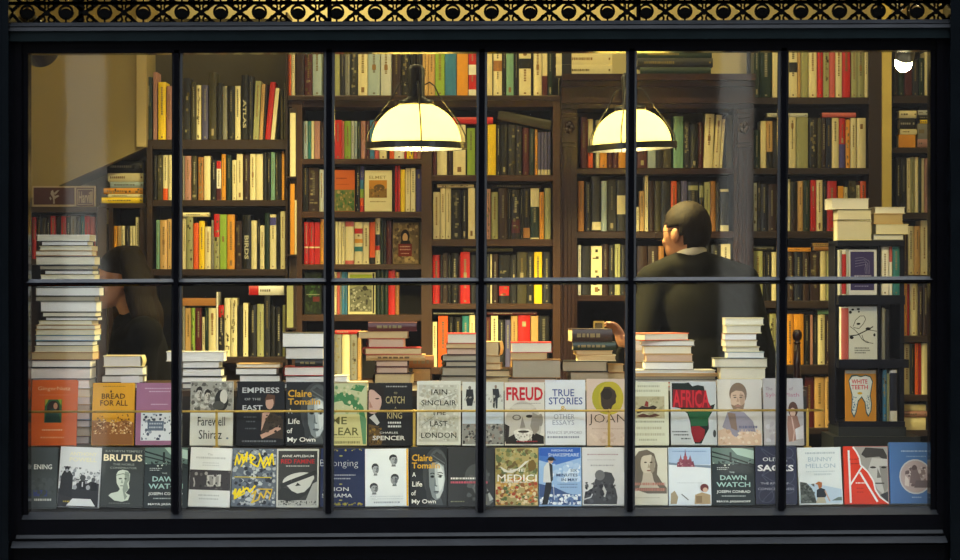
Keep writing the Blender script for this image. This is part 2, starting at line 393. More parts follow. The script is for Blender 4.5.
# maroon shop sign with a pale beast emblem and a small lettered square
YG = 2.235
sg = empty('sign', (PX(64, YG), YG, PZ(206.7, YG))); tag(sg, 'maroon sign with cream border, pale beast emblem and small lettered square', 'sign')
inv = Matrix.Translation(-Vector(sg.location))
mar = mat('maroon_sign_card', '3A1018', rough=.5, vary=.08); crm = mat('cream_sign_border', 'A08F78', rough=.6, vary=.06)
mb = MB(); mb.box((PX(32.5, YG), YG, PZ(206.6, YG)), (PX(95, YG), YG + .02, PZ(186, YG)), crm)
o = mb.build('board', sg); o.matrix_parent_inverse = inv
def gq(mb, u0, v0, u1, v1, y, m): mb.add([P(u0, v1, y), P(u1, v1, y), P(u1, v0, y), P(u0, v0, y)], [(0, 1, 2, 3)], m)
mb = MB(); gq(mb, 33.6, 187.6, 74.5, 204.6, YG - .0006, mar)
o = mb.build('emblem_panel', sg); o.matrix_parent_inverse = inv; pan = o
mb = MB(); em = mat('pale_sign_emblem', '8F8788', rough=.6, vary=.05)
for pts in ([(51, 191), (53, 190), (54, 193), (55, 198), (54, 201), (52.5, 197), (50.5, 194)], [(54, 193), (57, 190.5), (59.5, 190), (57, 193), (55, 195)], [(54.5, 196), (58, 195), (59.5, 196), (56, 198), (55, 199)], [(52.6, 198), (54.6, 199), (54.8, 203.6), (53, 203.6), (53.4, 201)], [(50, 196.5), (51.6, 198.5), (50.6, 200.5), (49.4, 198)]):
    mb.add([P(a, b, YG - .0012) for a, b in pts], [tuple(range(len(pts)))], em)
o = mb.build('emblem', pan)
mb = MB(); gq(mb, 76.3, 187.6, 94.2, 206, YG - .0006, mar); gq(mb, 77.4, 189, 93.1, 204.8, YG - .0010, crm); gq(mb, 78, 189.7, 92.5, 204.1, YG - .0014, mar)
o = mb.build('lettered_square', sg); o.matrix_parent_inverse = inv; sq = o; mb = MB()
Vt, Ft = text_poly('Harvill', .02); mb.add([P(78.8 + 13 * a, 203 - 11.5 * b, YG - .0022) for a, b in Vt], Ft, crm)
o = mb.build('lettering', sq)
# ------------------------------------------------------------------ books on the shelves
# every row: case phrase, shelf phrase, base line, then one entry per book  x0-x1:top:colour[:features]
# lying books: h x0-x1:top-bottom:colour ; features: bA-BC band from A to B of the height in colour C, l lean in pixels, x no lettering, q blotchy print, m mark
ROWS = [
('stair', 'top shelf', 139.6, '''145-152:77:G 153-157:72:p 158-165.8:82:Y 166.4-171.6:86:p 182.5-190.4:78:K:q 191-196:82:E 196.4-201:85:C:q 201.8-208:85:L 208.8-216.4:72:E:m
 217.2-222:83:K 222.4-227.2:86:S 227.6-234.6:86:D 235-240.4:86:C 241-248:75:D:tATLAS 248.4-252.6:76:K 253-258.6:81:e:l2.5 259-262.6:84:k:l2.7 263-264.6:84:K:l2.8 264.9-270.2:82:R:l5.4 270.6-274.6:88:C:l5 280.4-283.2:90:E 283.5-285.7:77:E'''),
('stair', 'second shelf', 200, '''153.4-157:155:D 157.5-162.5:155:E:q 162.8-167.8:155:C:b0-.26O 168.2-171.8:155:C 182-184.5:156:S 184.8-191.2:156:p 191.6-197:156:E:q 198-203.4:157:t:q 203.8-210.2:156:C
 211-216.2:160:D 216.5-221:161:W:b0-.3M,b.8-1R 221.4-225.6:154:A 226.2-231.2:155:G 232-236.4:160:C 236.6-242.8:154:C:m 243.2-249.6:155:n 250-255.6:154:C:m 256-262.8:154:C 263.4-266.6:153:K 267-270.6:152:D 271-275:152:c 275.3-277.6:153:E:q 278-281.2:154:D 281.6-284.2:151:A'''),
('stair', 'third shelf', 269, '''156-159.6:220:c 160-167.2:220:k:m 167.5-171.6:219:k 182-185.8:217:C 186.2-193:217:e:q 193.4-198.4:223:O 198.8-204.4:221:Y 204.8-211:226.5:C 211.3-213.6:220:S
 213.9-219.5:214:e:q,b.58-1R 219.9-226.6:214.5:g:m 227-234.6:214.5:A:m 235.4-241.8:221:n:q 242.4-250.8:215:D:tBIRDS 251.3-256.8:220.5:C 257.1-259.6:219:D 260-264.4:225.5:C 264.7-269.4:213:G 269.8-276.2:214.5:C:b.8-.95P 276.5-279.9:212:D 280.3-285:211:C h182-209.5:212.5-216.8:C'''),
('stair', 'fourth shelf', 356.5, '''182-184.8:306:S 185.1-191:308:k 191.3-195:308:g:q 195.3-201.6:308:M 202-204.8:317:C 205-208:308:G 208.4-215.9:308:C:m 216.2-218:292:W:x 218.3-223.9:305:D:b.76-1R,q 224.3-230.4:298:C:q 230.8-237:298:C:q 238-242.4:305:D
 243-248:303:C 249-256.4:305:D 257-263.8:304:e 264.2-270:295.8:K 270.5-275:306:D 275.5-281.8:307:D 282.4-285.3:305:e h182-215.9:298-305.8:t h248.8-284:285.8-295.2:W:b.72-1R'''),
('long', 'wide top shelf above the larger lamp', 95.5, '''288.4-291:44:O 291.3-294.8:44:C 295.2-304:44:n 304.5-312.2:44:M:q 312.6-321.4:44:b 333.5-339.8:44:e 340-344.8:44:K 345-349.8:44:S 350.2-357.4:44:K:q
 358-367.6:44:C:m 368-380:44:b:m 380.5-391.4:44:s:m 392-400.8:44:n 401.2-410:44:D:q 410.6-422:46:D 422.6-428:44:k 428.3-434.8:44:k 435.2-444.6:44:g 445-456.4:44:B 456.9-468:44:A 468.5-476.2:44:R:b0-.12W,b.4-.6W
 486-492.4:44:C 493.4-502:44:C:b.47-.68t 502.6-505.8:46:D 506.2-513.6:44:c:m 514-518.6:46:D 519-531:44:C:b.52-.72D,m 531.4-533.2:46:D 533.6-541.8:44:C:m 542.2-547.4:44:M:b.38-.82C 548-552.4:44:G:m'''),
('long', 'second shelf, face-out cover bay', 158.8, '''303.5-307.6:121:b 307.9-311:121:T 311.3-314:121:C 314.3-320:121:p 320.3-324:122:n 334-341.8:120:R 342-344:121:r 344.3-351:121:g 351.3-354:121:s 354.3-357:121:b 357.3-360.3:122:G
 360.7-365.5:121:p 365.8-369.4:121:M 369.8-374.2:120:B 374.6-379:121:r 379.4-387:122:C 387.4-389:121:D 389.3-394:121:O 394.3-404:121:W 404.3-406.2:121:R 406.6-413.2:121:Y 413.6-417:121:r 417.3-421:121:p'''),
('long', 'third shelf, face-out cover bay', 211.6, '''302.8-308:168:D 308.4-318.8:168:n:q 319.4-323.6:169.5:s 355.8-359.6:166:D:q 359.9-363.8:166:P:b0-.12R,b.12-.3O,b.3-.5g,b.5-.7B 393-394.6:167:n 394.9-397.4:165.5:R 397.7-400.2:165.5:R 400.5-405:169.5:Y 405.4-410.4:168:C 410.7-415.4:168:C 416-421.4:169:P:m'''),
('long', 'fourth shelf, face-out cover bay', 264.2, '''304-308.6:222:R:b.38-.42C 308.9-314:222:R:b.38-.42C 314.3-319.9:222:R:b.38-.42C 320.2-323.8:219:A 335.3-338:221.5:C 338.3-341.2:221.5:C 341.4-344.8:221.5:C 345.2-354:221.5:C:b0-.09r,b.88-1r,x 354.4-362.8:222:C:b.72-.85R,b.3-.42T,b.5-.6A
 363.2-369:222:C 369.3-375:222:O:b0-.16D 375.3-380.1:218:C:b.3-.4R,b.4-.65N 380.4-383:220:G 383.3-386:221:K 386.3-391.8:221:M 419.2-421.3:222:E'''),
('long', 'fifth shelf, face-out cover bay', 314.5, '''333.8-336.6:272:C 336.9-339.8:272:r 340-341.6:272:S 341.9-344.6:272:B 344.8-347.2:272:B 376-379.8:270:G 380.1-383.9:270:G 384.2-388:270:G 388.3-395:270:R 395.3-399:272:t'''),
('long', 'lowest visible shelf, face-out cover bay', 380, '''334-341.6:334.5:S:q 342-349.8:334.5:C 350.2-357:334.5:S:q 357.4-361:336:k h335-360.6:330-334.3:R'''),
('long', 'second shelf, bay between the lamps', 175, '''432.6-436.4:124:M 437-447:124:C:b.6-1D 447.5-452:125:n 453-465.6:124.5:C:m 467-475:128:g 486-487.2:126:C 487.6-496:124.3:Y:x 496.5-500.2:125:D 500.6-507.6:125:D:m 508-515.4:125:K:q 515.9-521.8:125.5:K:q 522.4-529:128:M
 529.4-534.4:129:G 534.8-537.6:129:A:q 538-540.9:132:L:b0-.13C,x 541.2-544:132:L:b0-.13C,x 544.3-547.2:132:L:b0-.13C,x 547.5-550.6:132:L:b0-.13C,x h452.6-493:117-124:R:x'''),
('long', 'third shelf, bay between the lamps', 239, '''433-440:192:C 440.3-445.4:188:C 445.7-451:188:C 451.5-461:190:D:q 461.4-467.2:190:D:m 468-475:188:C:m 486-490.6:189:p:q 491.4-498:192:e 498.5-507.6:188:n 507.9-511.2:189:D 511.5-520:190:D:b.12-.4M,q 520.4-522.8:189:D 523.2-529.8:188:D:b.02-.22t 530.4-539.1:188:G:b.63-1C,b0-.03C
 539.5-544:192:A 544.6-551:188:e h437-474:184-187.6:C:q h492-541:184.2-187.8:D'''),
('long', 'fourth shelf, bay between the lamps', 303.5, '''432.6-440:255:R 440.3-442.2:255:K 442.5-447.6:253:n 448-450.6:255:D 451-458.2:253:D:q 458.6-460:255:M 460.3-470:252:R:m 470.4-475.6:255:K 486-490:254:K 490.3-492:254:C:x 492.3-498:254:n 499-509.2:255:D:q,b.16-.36R 509.6-511:255:D 511.4-516.2:255:K:m 517-526.6:252:E:m 527.2-533.4:252:D:m 534-542:252:Y 542.5-551:252:K
 h463-513:248-251.8:E'''),
('long', 'lowest visible shelf, bay between the lamps', 367, '''432.6-437:322:C 438-448:316:O 448.5-453.6:317:D 454-461.8:317:D 462.2-469:316:T 469.3-475:315.2:C 485-490.6:317:M 491-498:316:C 498.5-504.8:320:K 505.2-510.6:320:L 511-517.6:316:k 518-530.2:315.3:R:m 530.8-538.2:316:k 538.6-549:316:D h433-474:312.5-315:E h487-537:312-315.1:M'''),
('man', 'second shelf', 168, '''580.5-587:117:M 588-593:119:O:b.45-1C 593.3-595.7:120:D 596-599.4:120:C 599.8-607:120:A 607.4-612.6:120:M 613-618:120:M 618.4-626:121:A:x 637.5-647.4:120:M:m 647.8-655.6:118:b 656-663:120:K 663.4-671.4:119:E 673.4-683.4:116:c 684.2-689.6:122:K:q 690.4-698:124:D:m 698.4-703:122:M
 703.4-712.6:114:C:l2,m 713-719:115:C:l3.4,m 719.4-722.2:119:C:l3.4 726.2-732.8:115:K'''),
('man', 'third shelf', 231.2, '''578-584:181:t 585-591.4:182:D 592-601:176:K:b.02-.17C,x 601.4-606.8:181:b 607.4-616.2:180:D:m 616.8-626:180:K:b.33-.7C,x 636.4-639.4:207:C 639.7-644.4:191:k 644.7-648.2:175.6:C 648.8-654:181:n 654.4-661:181:E 661.4-670.4:181:K 671-677:181:O 677.4-681:182:K 681.4-687.4:181:L 688-698.2:182:K:b.83-.93e 699.2-703.8:183:K:b.7-.95e 704.4-710:182:e
 710.4-715.6:181:t 716-719.8:183:K 720.2-729:189:C:b.14-.94K'''),
('man', 'fourth shelf', 295, '''578-581:245:s 581.4-590.4:246:K 591-602:246:C:q,m 602.4-608.6:244:n 609-614.4:245:K 614.8-620.2:244:e 620.6-625:245:K 637.4-647.4:246:n 648-658:246:n 658.4-664:246:t 704-711:245:D 711.4-720.6:245:K 721-730.4:244:C'''),
('far', 'top shelf', 97.5, '''754-759.8:45:G:m 760.2-772:45:G 772.4-778.6:45:C 789-797.4:44:C:b.47-.66K 797.7-800.6:44:k 800.9-808.4:44:e 808.8-817:44:C 817.6-823:44:R 823.3-829:44:e:q 829.3-835.2:44:r 835.6-842:44:C:m 842.4-850.6:44:R 851.4-857:44:e 857.3-864.4:44:e:m 864.8-868:44:C'''),
('far', 'second shelf', 168, '''754-759.6:130:G 760.4-766:121:C:b.0-1C 766.4-772.6:121:k:b0-.35K 773-777.6:122:K 789-796:117.2:C:m 796.4-808:117.2:e 809.4-817.4:117.4:D:q 817.8-821.8:118:E 822.2-826:117.6:n 826.3-831.4:117.8:N 832-839:117.8:C 839.4-845.6:118:R:b0-.48P,m 846-850.2:119.5:A:q 850.6-856.4:118:C 857-866:118:C:m
 h767-808:113-117:s h822-856:112.5-117.4:r'''),
('far', 'third shelf', 231, '''753.6-757:183:s:q 757.4-760.6:182:K:m 761-767.4:184:N 768.2-776:184:n 788-790.6:179:C 791-797.2:182:D:b0-.42n 797.6-803:181:k 803.4-810:180:G 810.4-816:180:R:m 816.4-822.6:180:C:m 823-826.8:182:D:m 827.2-837:181:R 838-843.6:186:A 843.9-848:187:C 848.6-856:181:E:q 856.6-860:185:C 860.4-866.4:181:O'''),
('far', 'fourth shelf', 300.5, '''753-762.6:251:e 763-765.6:252:K 766-771:252:D 771.4-777:252:C 788-794:252:n:q 794.6-802.6:252:N 803-809.2:252:n 810-819.6:252:n:q 820-826:251:C 826.6-834:251:e:q h753.4-774:246.6-251:K h788-811:247.5-251.6:A h813-833.8:242.8-246.6:k h814-834:246.8-250.8:t'''),
('far', 'fifth shelf', 364.5, '''762.4-769:315:E 769.6-776.4:314:e:q 786.6-793.2:314:A 793.6-803.6:314:A 804.2-810:315:D 810.4-813:315:p 813.4-817.6:316:K 818-825.2:314.8:C 825.6-829.6:316:n 829.9-834:316:n 834.5-837:308.8:s:x h817.6-834:309.5-314.4:c h787-815:310.4-313.8:N'''),
('far', 'lowest visible shelf', 427.5, '''805-814:377:M 814.5-824.4:377:k 824.8-830.2:377:k 831-836:378:n'''),
('corner', 'top shelf', 95.5, '''893-898:52:K 898.4-904:55:G 904.6-912:52:M 912.6-918.4:60:K 918.8-924:58:G 924.6-928:52:C'''),
('corner', 'third shelf', 212.5, '''896-901:158:D 901.4-906.6:158:K 907-910.6:158:C 911-914.4:157:e 915-918.6:157:C 919-921.4:158:G 921.8-924.4:158:C 924.8-928.4:158:p'''),
('corner', 'fourth shelf', 275, '''899-903:222:R 903.3-907.8:222:n 908.2-914:226:C 914.3-920.2:226:k 920.6-928.4:220.4:C'''),
('corner', 'fifth shelf', 335.5, '''897-900.4:284:R 900.7-903.4:284:t 903.7-907.2:283:A 907.5-909.8:284:R 910.2-918:282:C 918.4-922.8:286:n 923.2-928.4:284:n'''),
('corner', 'sixth shelf', 394.5, '''897-900:344:K 900.4-904:345:C 904.4-910:344:C 910.4-914.6:344:D 915-918.4:343:O 918.7-921.4:343:R 921.8-928:343:C'''),
('low', 'only open shelf', 259, '''31.8-36:217:R 36.4-41.6:217:K 42-46:218:E 46.4-50:218:D 50.4-55.6:216:R 56-60.4:217:K 60.8-66:216:R 66.4-70:217:K 70.4-76:216:S 76.4-80:217:D 80.4-84:216:T 84.4-90:216:R 90.4-95.2:217:r'''),
('nook', 'shelf in the small corner unit', 256.2, '''97.8-100.2:209.5:C 100.6-103:222:L 103.4-107.6:224:E 114-117:226:A 117.4-120.8:226:k 121.2-124.6:226:C 125-129.4:226:K 129.8-132.2:226:C 132.5-135.2:226:C 135.6-139.4:217:C'''),
]
# loose horizontal piles lying on shelves: case phrase, place phrase, Y, list x0-x1:top:colour from the top down, last bottom
PILES = [
('nook', 'flat pile on the corner shelf unit', 2.66, '107-143:160:K 108-143.6:173:C 110-143.6:181.6:b 103.5-143:188:A:q 108-143:194:C 101.5-143:197.4:Y', 203.2),
('man', 'flat pile on the cornice', 2.56, '556-612:53:C:b.72-.9K 556-612:64.3:C:b.72-.9K', 75.6),
('man', 'dark pile on the cornice', 2.56, '637-712:50:G 637-713:58:K 640-711:67:G', 75.6),
('corner', 'flat pile on the second shelf, cream blocks', YS, '899-916.6:110.5:C 899.5-915:118:K 900-917:129:C 898.6-915.6:134.4:A', 147.5),
('corner', 'flat pile on the second shelf, mixed', YS, '918-928:110:s 919-928.6:115:K 920-929:119.6:Y 917.6-928.4:123.6:S 917.2-929:139:p', 147.5),
('corner', 'flat pile on the lowest shelf', 2.62, '898-926:404.5:C 899-927:411:p 897-926:417:C', 430),
]
CASE_PHRASE = dict(stair='bookcase beside the woman', long='', man='bookcase behind the man', far='bookcase behind the spinner rack', corner='corner bookcase',
                   low='low bookcase under the sign', nook='')
END = dict(stair='stair wall', long='stair side', man='lamp-side pilaster', far='broad pilaster', corner='cream post', low='outer wall', nook='stair wall')
ORD = 'first second third fourth fifth sixth seventh eighth ninth tenth eleventh twelfth thirteenth fourteenth fifteenth sixteenth seventeenth eighteenth nineteenth twentieth'.split()
ORD += ['twenty-' + o for o in ORD[:9]] + ['thirtieth'] + ['thirty-' + o for o in ORD[:9]]
DARKS = set('DKGNMnEPLTtBSR')

def spine_book(mb, w, h, d, col, feats, rng, lying=False):
    """upright book, spine at y=0 facing -y, base centre at the origin; lying books get the same mesh turned on its side"""
    cm = bookmat(col); pm = tanpaper() if rng.random() < .4 else paper()
    hw = w / 2; bl = min(.0045, w * .16) * (1 if rng.random() < .75 else .25); n = 5
    prof = [(-hw + w * i / n, -bl * math.sin(math.pi * i / n) ** .8 if 0 < i < n else 0.0) for i in range(n + 1)]
    t = min(.0022, w * .14)
    outer = [(-hw, d)] + prof + [(hw, d)]
    inner = [(hw - t, d), (hw - t, .004), (-hw + t, .004), (-hw + t, d)]
    ring = outer + inner; N_ = len(ring)
    V = [(x, y, 0) for x, y in ring] + [(x, y, h) for x, y in ring]
    mb.add(V, [(i, (i + 1) % N_, N_ + (i + 1) % N_, N_ + i) for i in range(N_)], cm)
    k = len(outer)
    topf = [(N_ + 0, N_ + 1, N_ + k + 2, N_ + k + 3), (N_ + k - 2, N_ + k - 1, N_ + k, N_ + k + 1), tuple([N_ + i for i in range(1, k - 1)] + [N_ + k + 1, N_ + k + 2])]
    mb.add(V, topf + [tuple(a - N_ for a in f[::-1]) for f in topf], cm)
    mb.box((-hw + t, .004, .002), (hw - t, d - .003, h - .003), pm)
    def band(z0, z1, m, u0=0.0, u1=1.0, off=.0004):
        xs = [i / n for i in range(n + 1) if u0 < i / n < u1]; xs = [u0] + xs + [u1]
        def y(t_):
            i = min(int(t_ * n), n - 1); f = t_ * n - i
            return prof[i][1] * (1 - f) + prof[i + 1][1] * f
        VV = [(-hw + w * a, y(a) - off, z) for z in (z0, z1) for a in xs]; q = len(xs)
        mb.add(VV, [(i, i + 1, q + i + 1, q + i) for i in range(q - 1)], m)
    letters = True; txt = None; bands = []
    for f in feats:
        if f == 'x': letters = False
        elif f[0] == 'b':
            a, rest = f[1:].split('-', 1); b_ = rest[:-1]; c = rest[-1]
            band(float(a) * h + .0005, float(b_) * h - .0005, bookmat(c), 0, 1, .0004); bands.append((float(a), float(b_)))
        elif f[0] == 't': txt = f[1:]
    light = ink(rng.choice(['8C8468', '7A6A40', '9A9480', '6E6858']))
    mk = light if col in DARKS else ink(rng.choice(['7A6640', '6A6252', '8A6A48']))
    if 'q' in feats:
        for _ in range(9):
            z = rng.uniform(.04, .9) * h; a = rng.uniform(.05, .6); z1_ = min(z + rng.uniform(.02, .07) * h, h - .002)
            band(z, z1_, ink(rng.choice(['9A9270', '7A6E4C', '5A5038', '3A3428', '8A8060'])), a, a + rng.uniform(.2, .38), .0006 + .00003 * _)
    if 'm' in feats:
        z = rng.choice([.06, .5, .78]) * h; band(z, z + .10 * h, ink('A89A78') if col in DARKS else ink('8A6A44'), .34, .66, .0009)
    if txt:
        Vt, Ft = text_poly(txt, .03); L_ = h * .44
        mb.add([(-hw + w * (.25 + .5 * b_), -bl - .0009, h * .62 - L_ * a) for a, b_ in Vt], Ft, ink('B8B29A'))
    elif letters and w > .008 and rng.random() < .75:
        z1_ = h * rng.uniform(.84, .95); stop = h * rng.uniform(.28, .55); a = rng.uniform(.36, .42); b_ = 1 - a
        while z1_ > stop:          # a line of lettering running down the spine
            L_ = rng.uniform(.003, .008)
            if not any(lo * h < z1_ < hi * h + .014 for lo, hi in bands): band(z1_ - L_, z1_, mk, a, b_, .0007)
            z1_ -= L_ + .0025
        if rng.random() < .7 and not any(lo < .06 for lo, hi in bands): band(.03 * h, .03 * h + .007, mk, .40, .60, .0007)

LABELS = {}
def unique(label):
    assert label not in LABELS, label
    LABELS[label] = 1
    return label
def art(c): return 'an' if c[0] in 'aeiou' else 'a'

SHELF = []     # every shelf book before building: dict
for case, sh, base, txt in ROWS:
    Y = {'low': 2.22, 'nook': 2.645}.get(case, YS)
    row = []
    for e in txt.split():
        lying = e.startswith('h'); e = e.lstrip('h'); p = e.split(':')
        x0, x1 = (float(a) for a in p[0].split('-'))
        feats = p[3].split(',') if len(p) > 3 else []
        d = dict(case=case, shelf=sh, x0=x0, x1=x1, col=p[2], feats=feats, lying=lying, Y=Y, base=base, lean=0.0)
        if lying: d['top'], d['bot'] = (float(a) for a in p[1].split('-'))
        else: d['top'] = float(p[1]); d['bot'] = base
        for f in feats:
            if f[0] == 'l': d['lean'] = float(f[1:])
        row.append(d)
    up = [d for d in row if not d['lying']]
    cols = [d['col'] for d in up]; trip = [(cols[i - 1] if i else '', c, cols[i + 1] if i + 1 < len(up) else '') for i, c in enumerate(cols)]
    place = sh + (', ' + CASE_PHRASE[case] if CASE_PHRASE[case] else '')
    lc = [d['col'] for d in row if d['lying']]
    for d in row:
        c = CNAME[d['col']]
        if d['lying']:
            d['label'] = f'{c} book lying flat on top of others, {place}'
            if lc.count(d['col']) > 1: d['label'] = f'{c} book lying flat near the {"spinner" if d["x0"] > 800 else "mullion"}, {place}'
        else:
            i = up.index(d)
            if cols.count(d['col']) == 1: d['label'] = f'only {c} spine on the {place}'
            elif trip.count(trip[i]) == 1 and '' not in trip[i] and trip.count(trip[i][::-1]) == (1 if trip[i] == trip[i][::-1] else 0) and len((f'{c} spine between a {CNAME[trip[i][0]]} and a {CNAME[trip[i][2]]} one ' + place).split()) < 17:
                a, b = CNAME[trip[i][0]], CNAME[trip[i][2]]
                d['label'] = f'{c} spine between {art(a)} {a} and {art(b)} {b} one, {place}' if a != b else f'{c} spine between two {a} ones, {place}'
            else: d['label'] = f'{c} spine, {ORD[i]} from the {END[case]}, {place}'
    SHELF += row
for case, place, Y, txt, last in PILES:
    ent = [e.split(':') for e in txt.split()]
    tops = [float(p[1]) for p in ent] + [last]
    n = len(ent)
    for i, p in enumerate(ent):
        x0, x1 = (float(a) for a in p[0].split('-'))
        pos = 'top' if i == 0 else 'bottom' if i == n - 1 else ORD[i] + ' down'
        tail = place + (', ' + CASE_PHRASE[case] if CASE_PHRASE[case] else '')
        SHELF.append(dict(case=case, shelf=place, x0=x0, x1=x1, top=tops[i], bot=tops[i + 1], col=p[2], feats=p[3].split(',') if len(p) > 3 else [], lying=True, Y=Y, base=last, lean=0,
                          label=f'{CNAME[p[2]]} book, {pos} in the {tail}', pile=True))
# the 300 that show largest stand alone, the thin rest is one object
def shown(d):
    w = d['x1'] - d['x0']; t = max(d['top'], 53); h = d['bot'] - t
    return w * max(h, 0)
order = sorted(range(len(SHELF)), key=lambda i: -shown(SHELF[i]))
single = set(order[:300])
rest = MB(); nrest = 0
for i, d in enumerate(SHELF):
    rng = random.Random(1000 + i)
    Y = d['Y'] + (rng.uniform(0, .012) if not d['lying'] else rng.uniform(0, .006))
    zb = PZ(d['bot'], d['Y']); zt = PZ(d['top'], d['Y'])
    xa, xb = PX(d['x0'], d['Y']) + .0005, PX(d['x1'], d['Y']) - .0005
    if d['lying']:
        if not d.get('pile'): zb += .0006
        h, w = xb - xa, zt - zb - .0006
    else: h, w = zt - zb, xb - xa
    dep = min(max(h * .66, .10), .155) if not d['lying'] else min(max(h * .66, .09), .15)
    mb = MB(); spine_book(mb, w, h, dep, d['col'], d['feats'], rng, d['lying'])
    if d['lying']:      # turn the spine line along x: local z -> -x ... lies on its side
        M = Matrix.Translation((xb, Y, zb + w / 2)) @ Matrix.Rotation(-math.pi / 2, 4, 'Y')
    else:
        a = math.atan2(d['lean'] * kk(d['Y']), h)
        M = Matrix.Translation(((xa + xb) / 2 + (math.sin(a) * 0), Y, zb + (w / 2 * abs(math.sin(a))))) @ Matrix.Rotation(a, 4, 'Y')
    if i in single:
        # keep the origin under the book
        R_ = M.to_3x3(); loc = M.to_translation()
        if d['lying']:
            mb.v = [tuple(R_ @ Vector(v) + Vector(((xb - xa) / 2, 0, w / 2))) for v in mb.v]; loc = Vector(((xa + xb) / 2, Y, zb)); rot = (0, 0, 0)
        else: rot = M.to_euler()
        o = mb.build('shelved_book', None, loc, rot)
        tag(o, unique(d['label']), 'book', d['case'] + ' shelf books' if False else None)
        o['group'] = 'books on the ' + d['shelf'] + (', ' + CASE_PHRASE[d['case']] if CASE_PHRASE[d['case']] else '')
    else:
        rest.add([], [], bookmat('C')); nrest += 1
        off = len(rest.v); rest.v += [tuple(M @ Vector(v)) for v in mb.v]
        mp = [rest.m(x) for x in mb.mats]
        rest.f += [tuple(off + a for a in f) for f in mb.f]; rest.mi += [mp[a] for a in mb.mi]; rest.smooth += mb.smooth
if nrest:
    o = rest.build('thin_shelved_books'); tag(o, 'the thinnest book spines spread among the larger ones on the shelves', 'books', None, 'stuff')
print('SHELF', len(SHELF), 'rest', nrest)

# one book slid at a slant over the tops of others
def one_book(name, label, col, u0, v0, u1, v1, th, Y, d=.13, feats=()):
    A = P(u0, v0, Y); B = P(u1, v1, Y); L_ = (B - A).length; a = math.atan2(A.z - B.z, B.x - A.x)
    mb = MB(); spine_book(mb, th, L_, d, col, list(feats), random.Random(5))
    R_ = Matrix.Rotation(a, 3, 'Y') @ Matrix.Rotation(math.pi / 2, 3, 'Y') @ Matrix.Rotation(math.pi, 3, 'Z')
    R_ = Matrix.Rotation(a, 3, 'Y') @ Matrix.Rotation(-math.pi / 2, 3, 'Y')
    off = R_ @ Vector((-th / 2, 0, 0))
    mid = (A + B) / 2
    mb.v = [tuple(R_ @ Vector((v[0], v[1], v[2] - L_ / 2)) + Vector((0, 0, th / 2 * math.cos(a)))) for v in mb.v]
    o = mb.build(name, None, (mid.x, Y, mid.z)); tag(o, unique(label), 'book'); return o
one_book('shelved_book', 'dark olive hardback tilted across the tops of spines, bay between the lamps', 'E', 498, 119.2, 551, 129.8, .040, YS - .002)

# thin books kept upright in a side rack on the end of the dark bookcase
rk = empty('side_rack', (PX(290.5, 2.55), 2.55, PZ(330, 2.55))); tag(rk, 'narrow wooden rack of upright leaflets on the bookcase end by the face-out covers', 'rack')
inv = Matrix.Translation(-Vector(rk.location))
mb = MB(); mb.box((PX(289.2, 2.58), 2.575, PZ(330, 2.58)), (PX(296.6, 2.58), 2.587, PZ(108, 2.58)), wood_side)
o = mb.build('back_board', rk); o.matrix_parent_inverse = inv
for v in (176.5, 254.5, 327.6):
    mb = MB(); mb.box((PX(286.4, 2.55), 2.535, PZ(v + 1.6, 2.55)), (PX(296.6, 2.55), 2.575, PZ(v, 2.55)), wood_side)
    o = mb.build('ledge', rk); o.matrix_parent_inverse = inv
for u0, u1, v0, v1, c, lb in ((290.2, 295.4, 113, 176.4, 'C', 'tall cream leaflet at the top of the side rack'), (290.4, 294.4, 184, 254.4, 'A', 'amber leaflet in the middle of the side rack'), (294.7, 296.4, 200, 254.4, 'C', 'thin cream leaflet beside the amber one in the side rack'), (286.8, 293, 284, 327.5, 'e', 'sage leaflet at the bottom of the side rack')):
    mb = MB(); mb.box((PX(u0, 2.54), 2.545, PZ(v1, 2.55)), (PX(u1, 2.54), 2.572, PZ(v0, 2.55)), bookmat(c))
    o = mb.build('leaflet'); tag(o, lb, 'leaflet', 'leaflets in the side rack')
# ------------------------------------------------------------------ stepped display stand in the window
ZT = PZ(446.8, .26)      # upper shelf
ZC = 1.20                # counter top
def zs(u): return PZ(510.0 - 4.4 * (u - 28) / 902.0, .10)     # window board, a little out of level
stand_wood = mat('black_brown_stand_wood', '1F1A17', rough=.5, vary=.3, scale=8, stretch=(.2, 1, 1))
counter_wood = mat('brown_counter_wood', '3E2A1A', rough=.4, vary=.3, scale=8, stretch=(.2, 1, 1))
st = empty('display_stand', (0, .2, FLOOR)); tag(st, 'long dark stepped display stand inside the shop window', 'display stand')
inv = Matrix.Translation(-Vector(st.location))
def spart(mb, n):
    o = mb.build(n, st); o.matrix_parent_inverse = inv
xl, xr = PX(10, .10), PX(950, .10)
mb = MB(); mb.hexa([(xl, .052, zs(10) - .03), (xr, .052, zs(950) - .03), (xr, .20, zs(950) - .03), (xl, .20, zs(10) - .03), (xl, .052, zs(10) - .0006), (xr, .052, zs(950) - .0006), (xr, .20, zs(950) - .0006), (xl, .20, zs(10) - .0006)], stand_wood); spart(mb, 'tread')
mb = MB(); mb.box((xl, .20, FLOOR), (PX(811, .2), .22, ZT - .025), stand_wood); mb.box((PX(811, .2), .20, FLOOR), (xr, .22, zs(900)), stand_wood); spart(mb, 'riser')
mb = MB(); mb.box((xl, .19, ZT - .025), (PX(811, .2), .36, ZT - .0006), stand_wood); mb.box((xl, .36, ZT - .025), (PX(100.5, .36), .82, ZT - .0006), stand_wood); spart(mb, 'upper_shelf')
mb = MB(); mb.box((PX(101, .36), .36, FLOOR), (PX(806, .36), .385, ZC - .022), stand_wood); spart(mb, 'counter_panel')
mb = MB(); mb.box((PX(101, .36), .355, ZC - .022), (PX(806, .36), 1.42, ZC - .0006), counter_wood); spart(mb, 'counter_top')
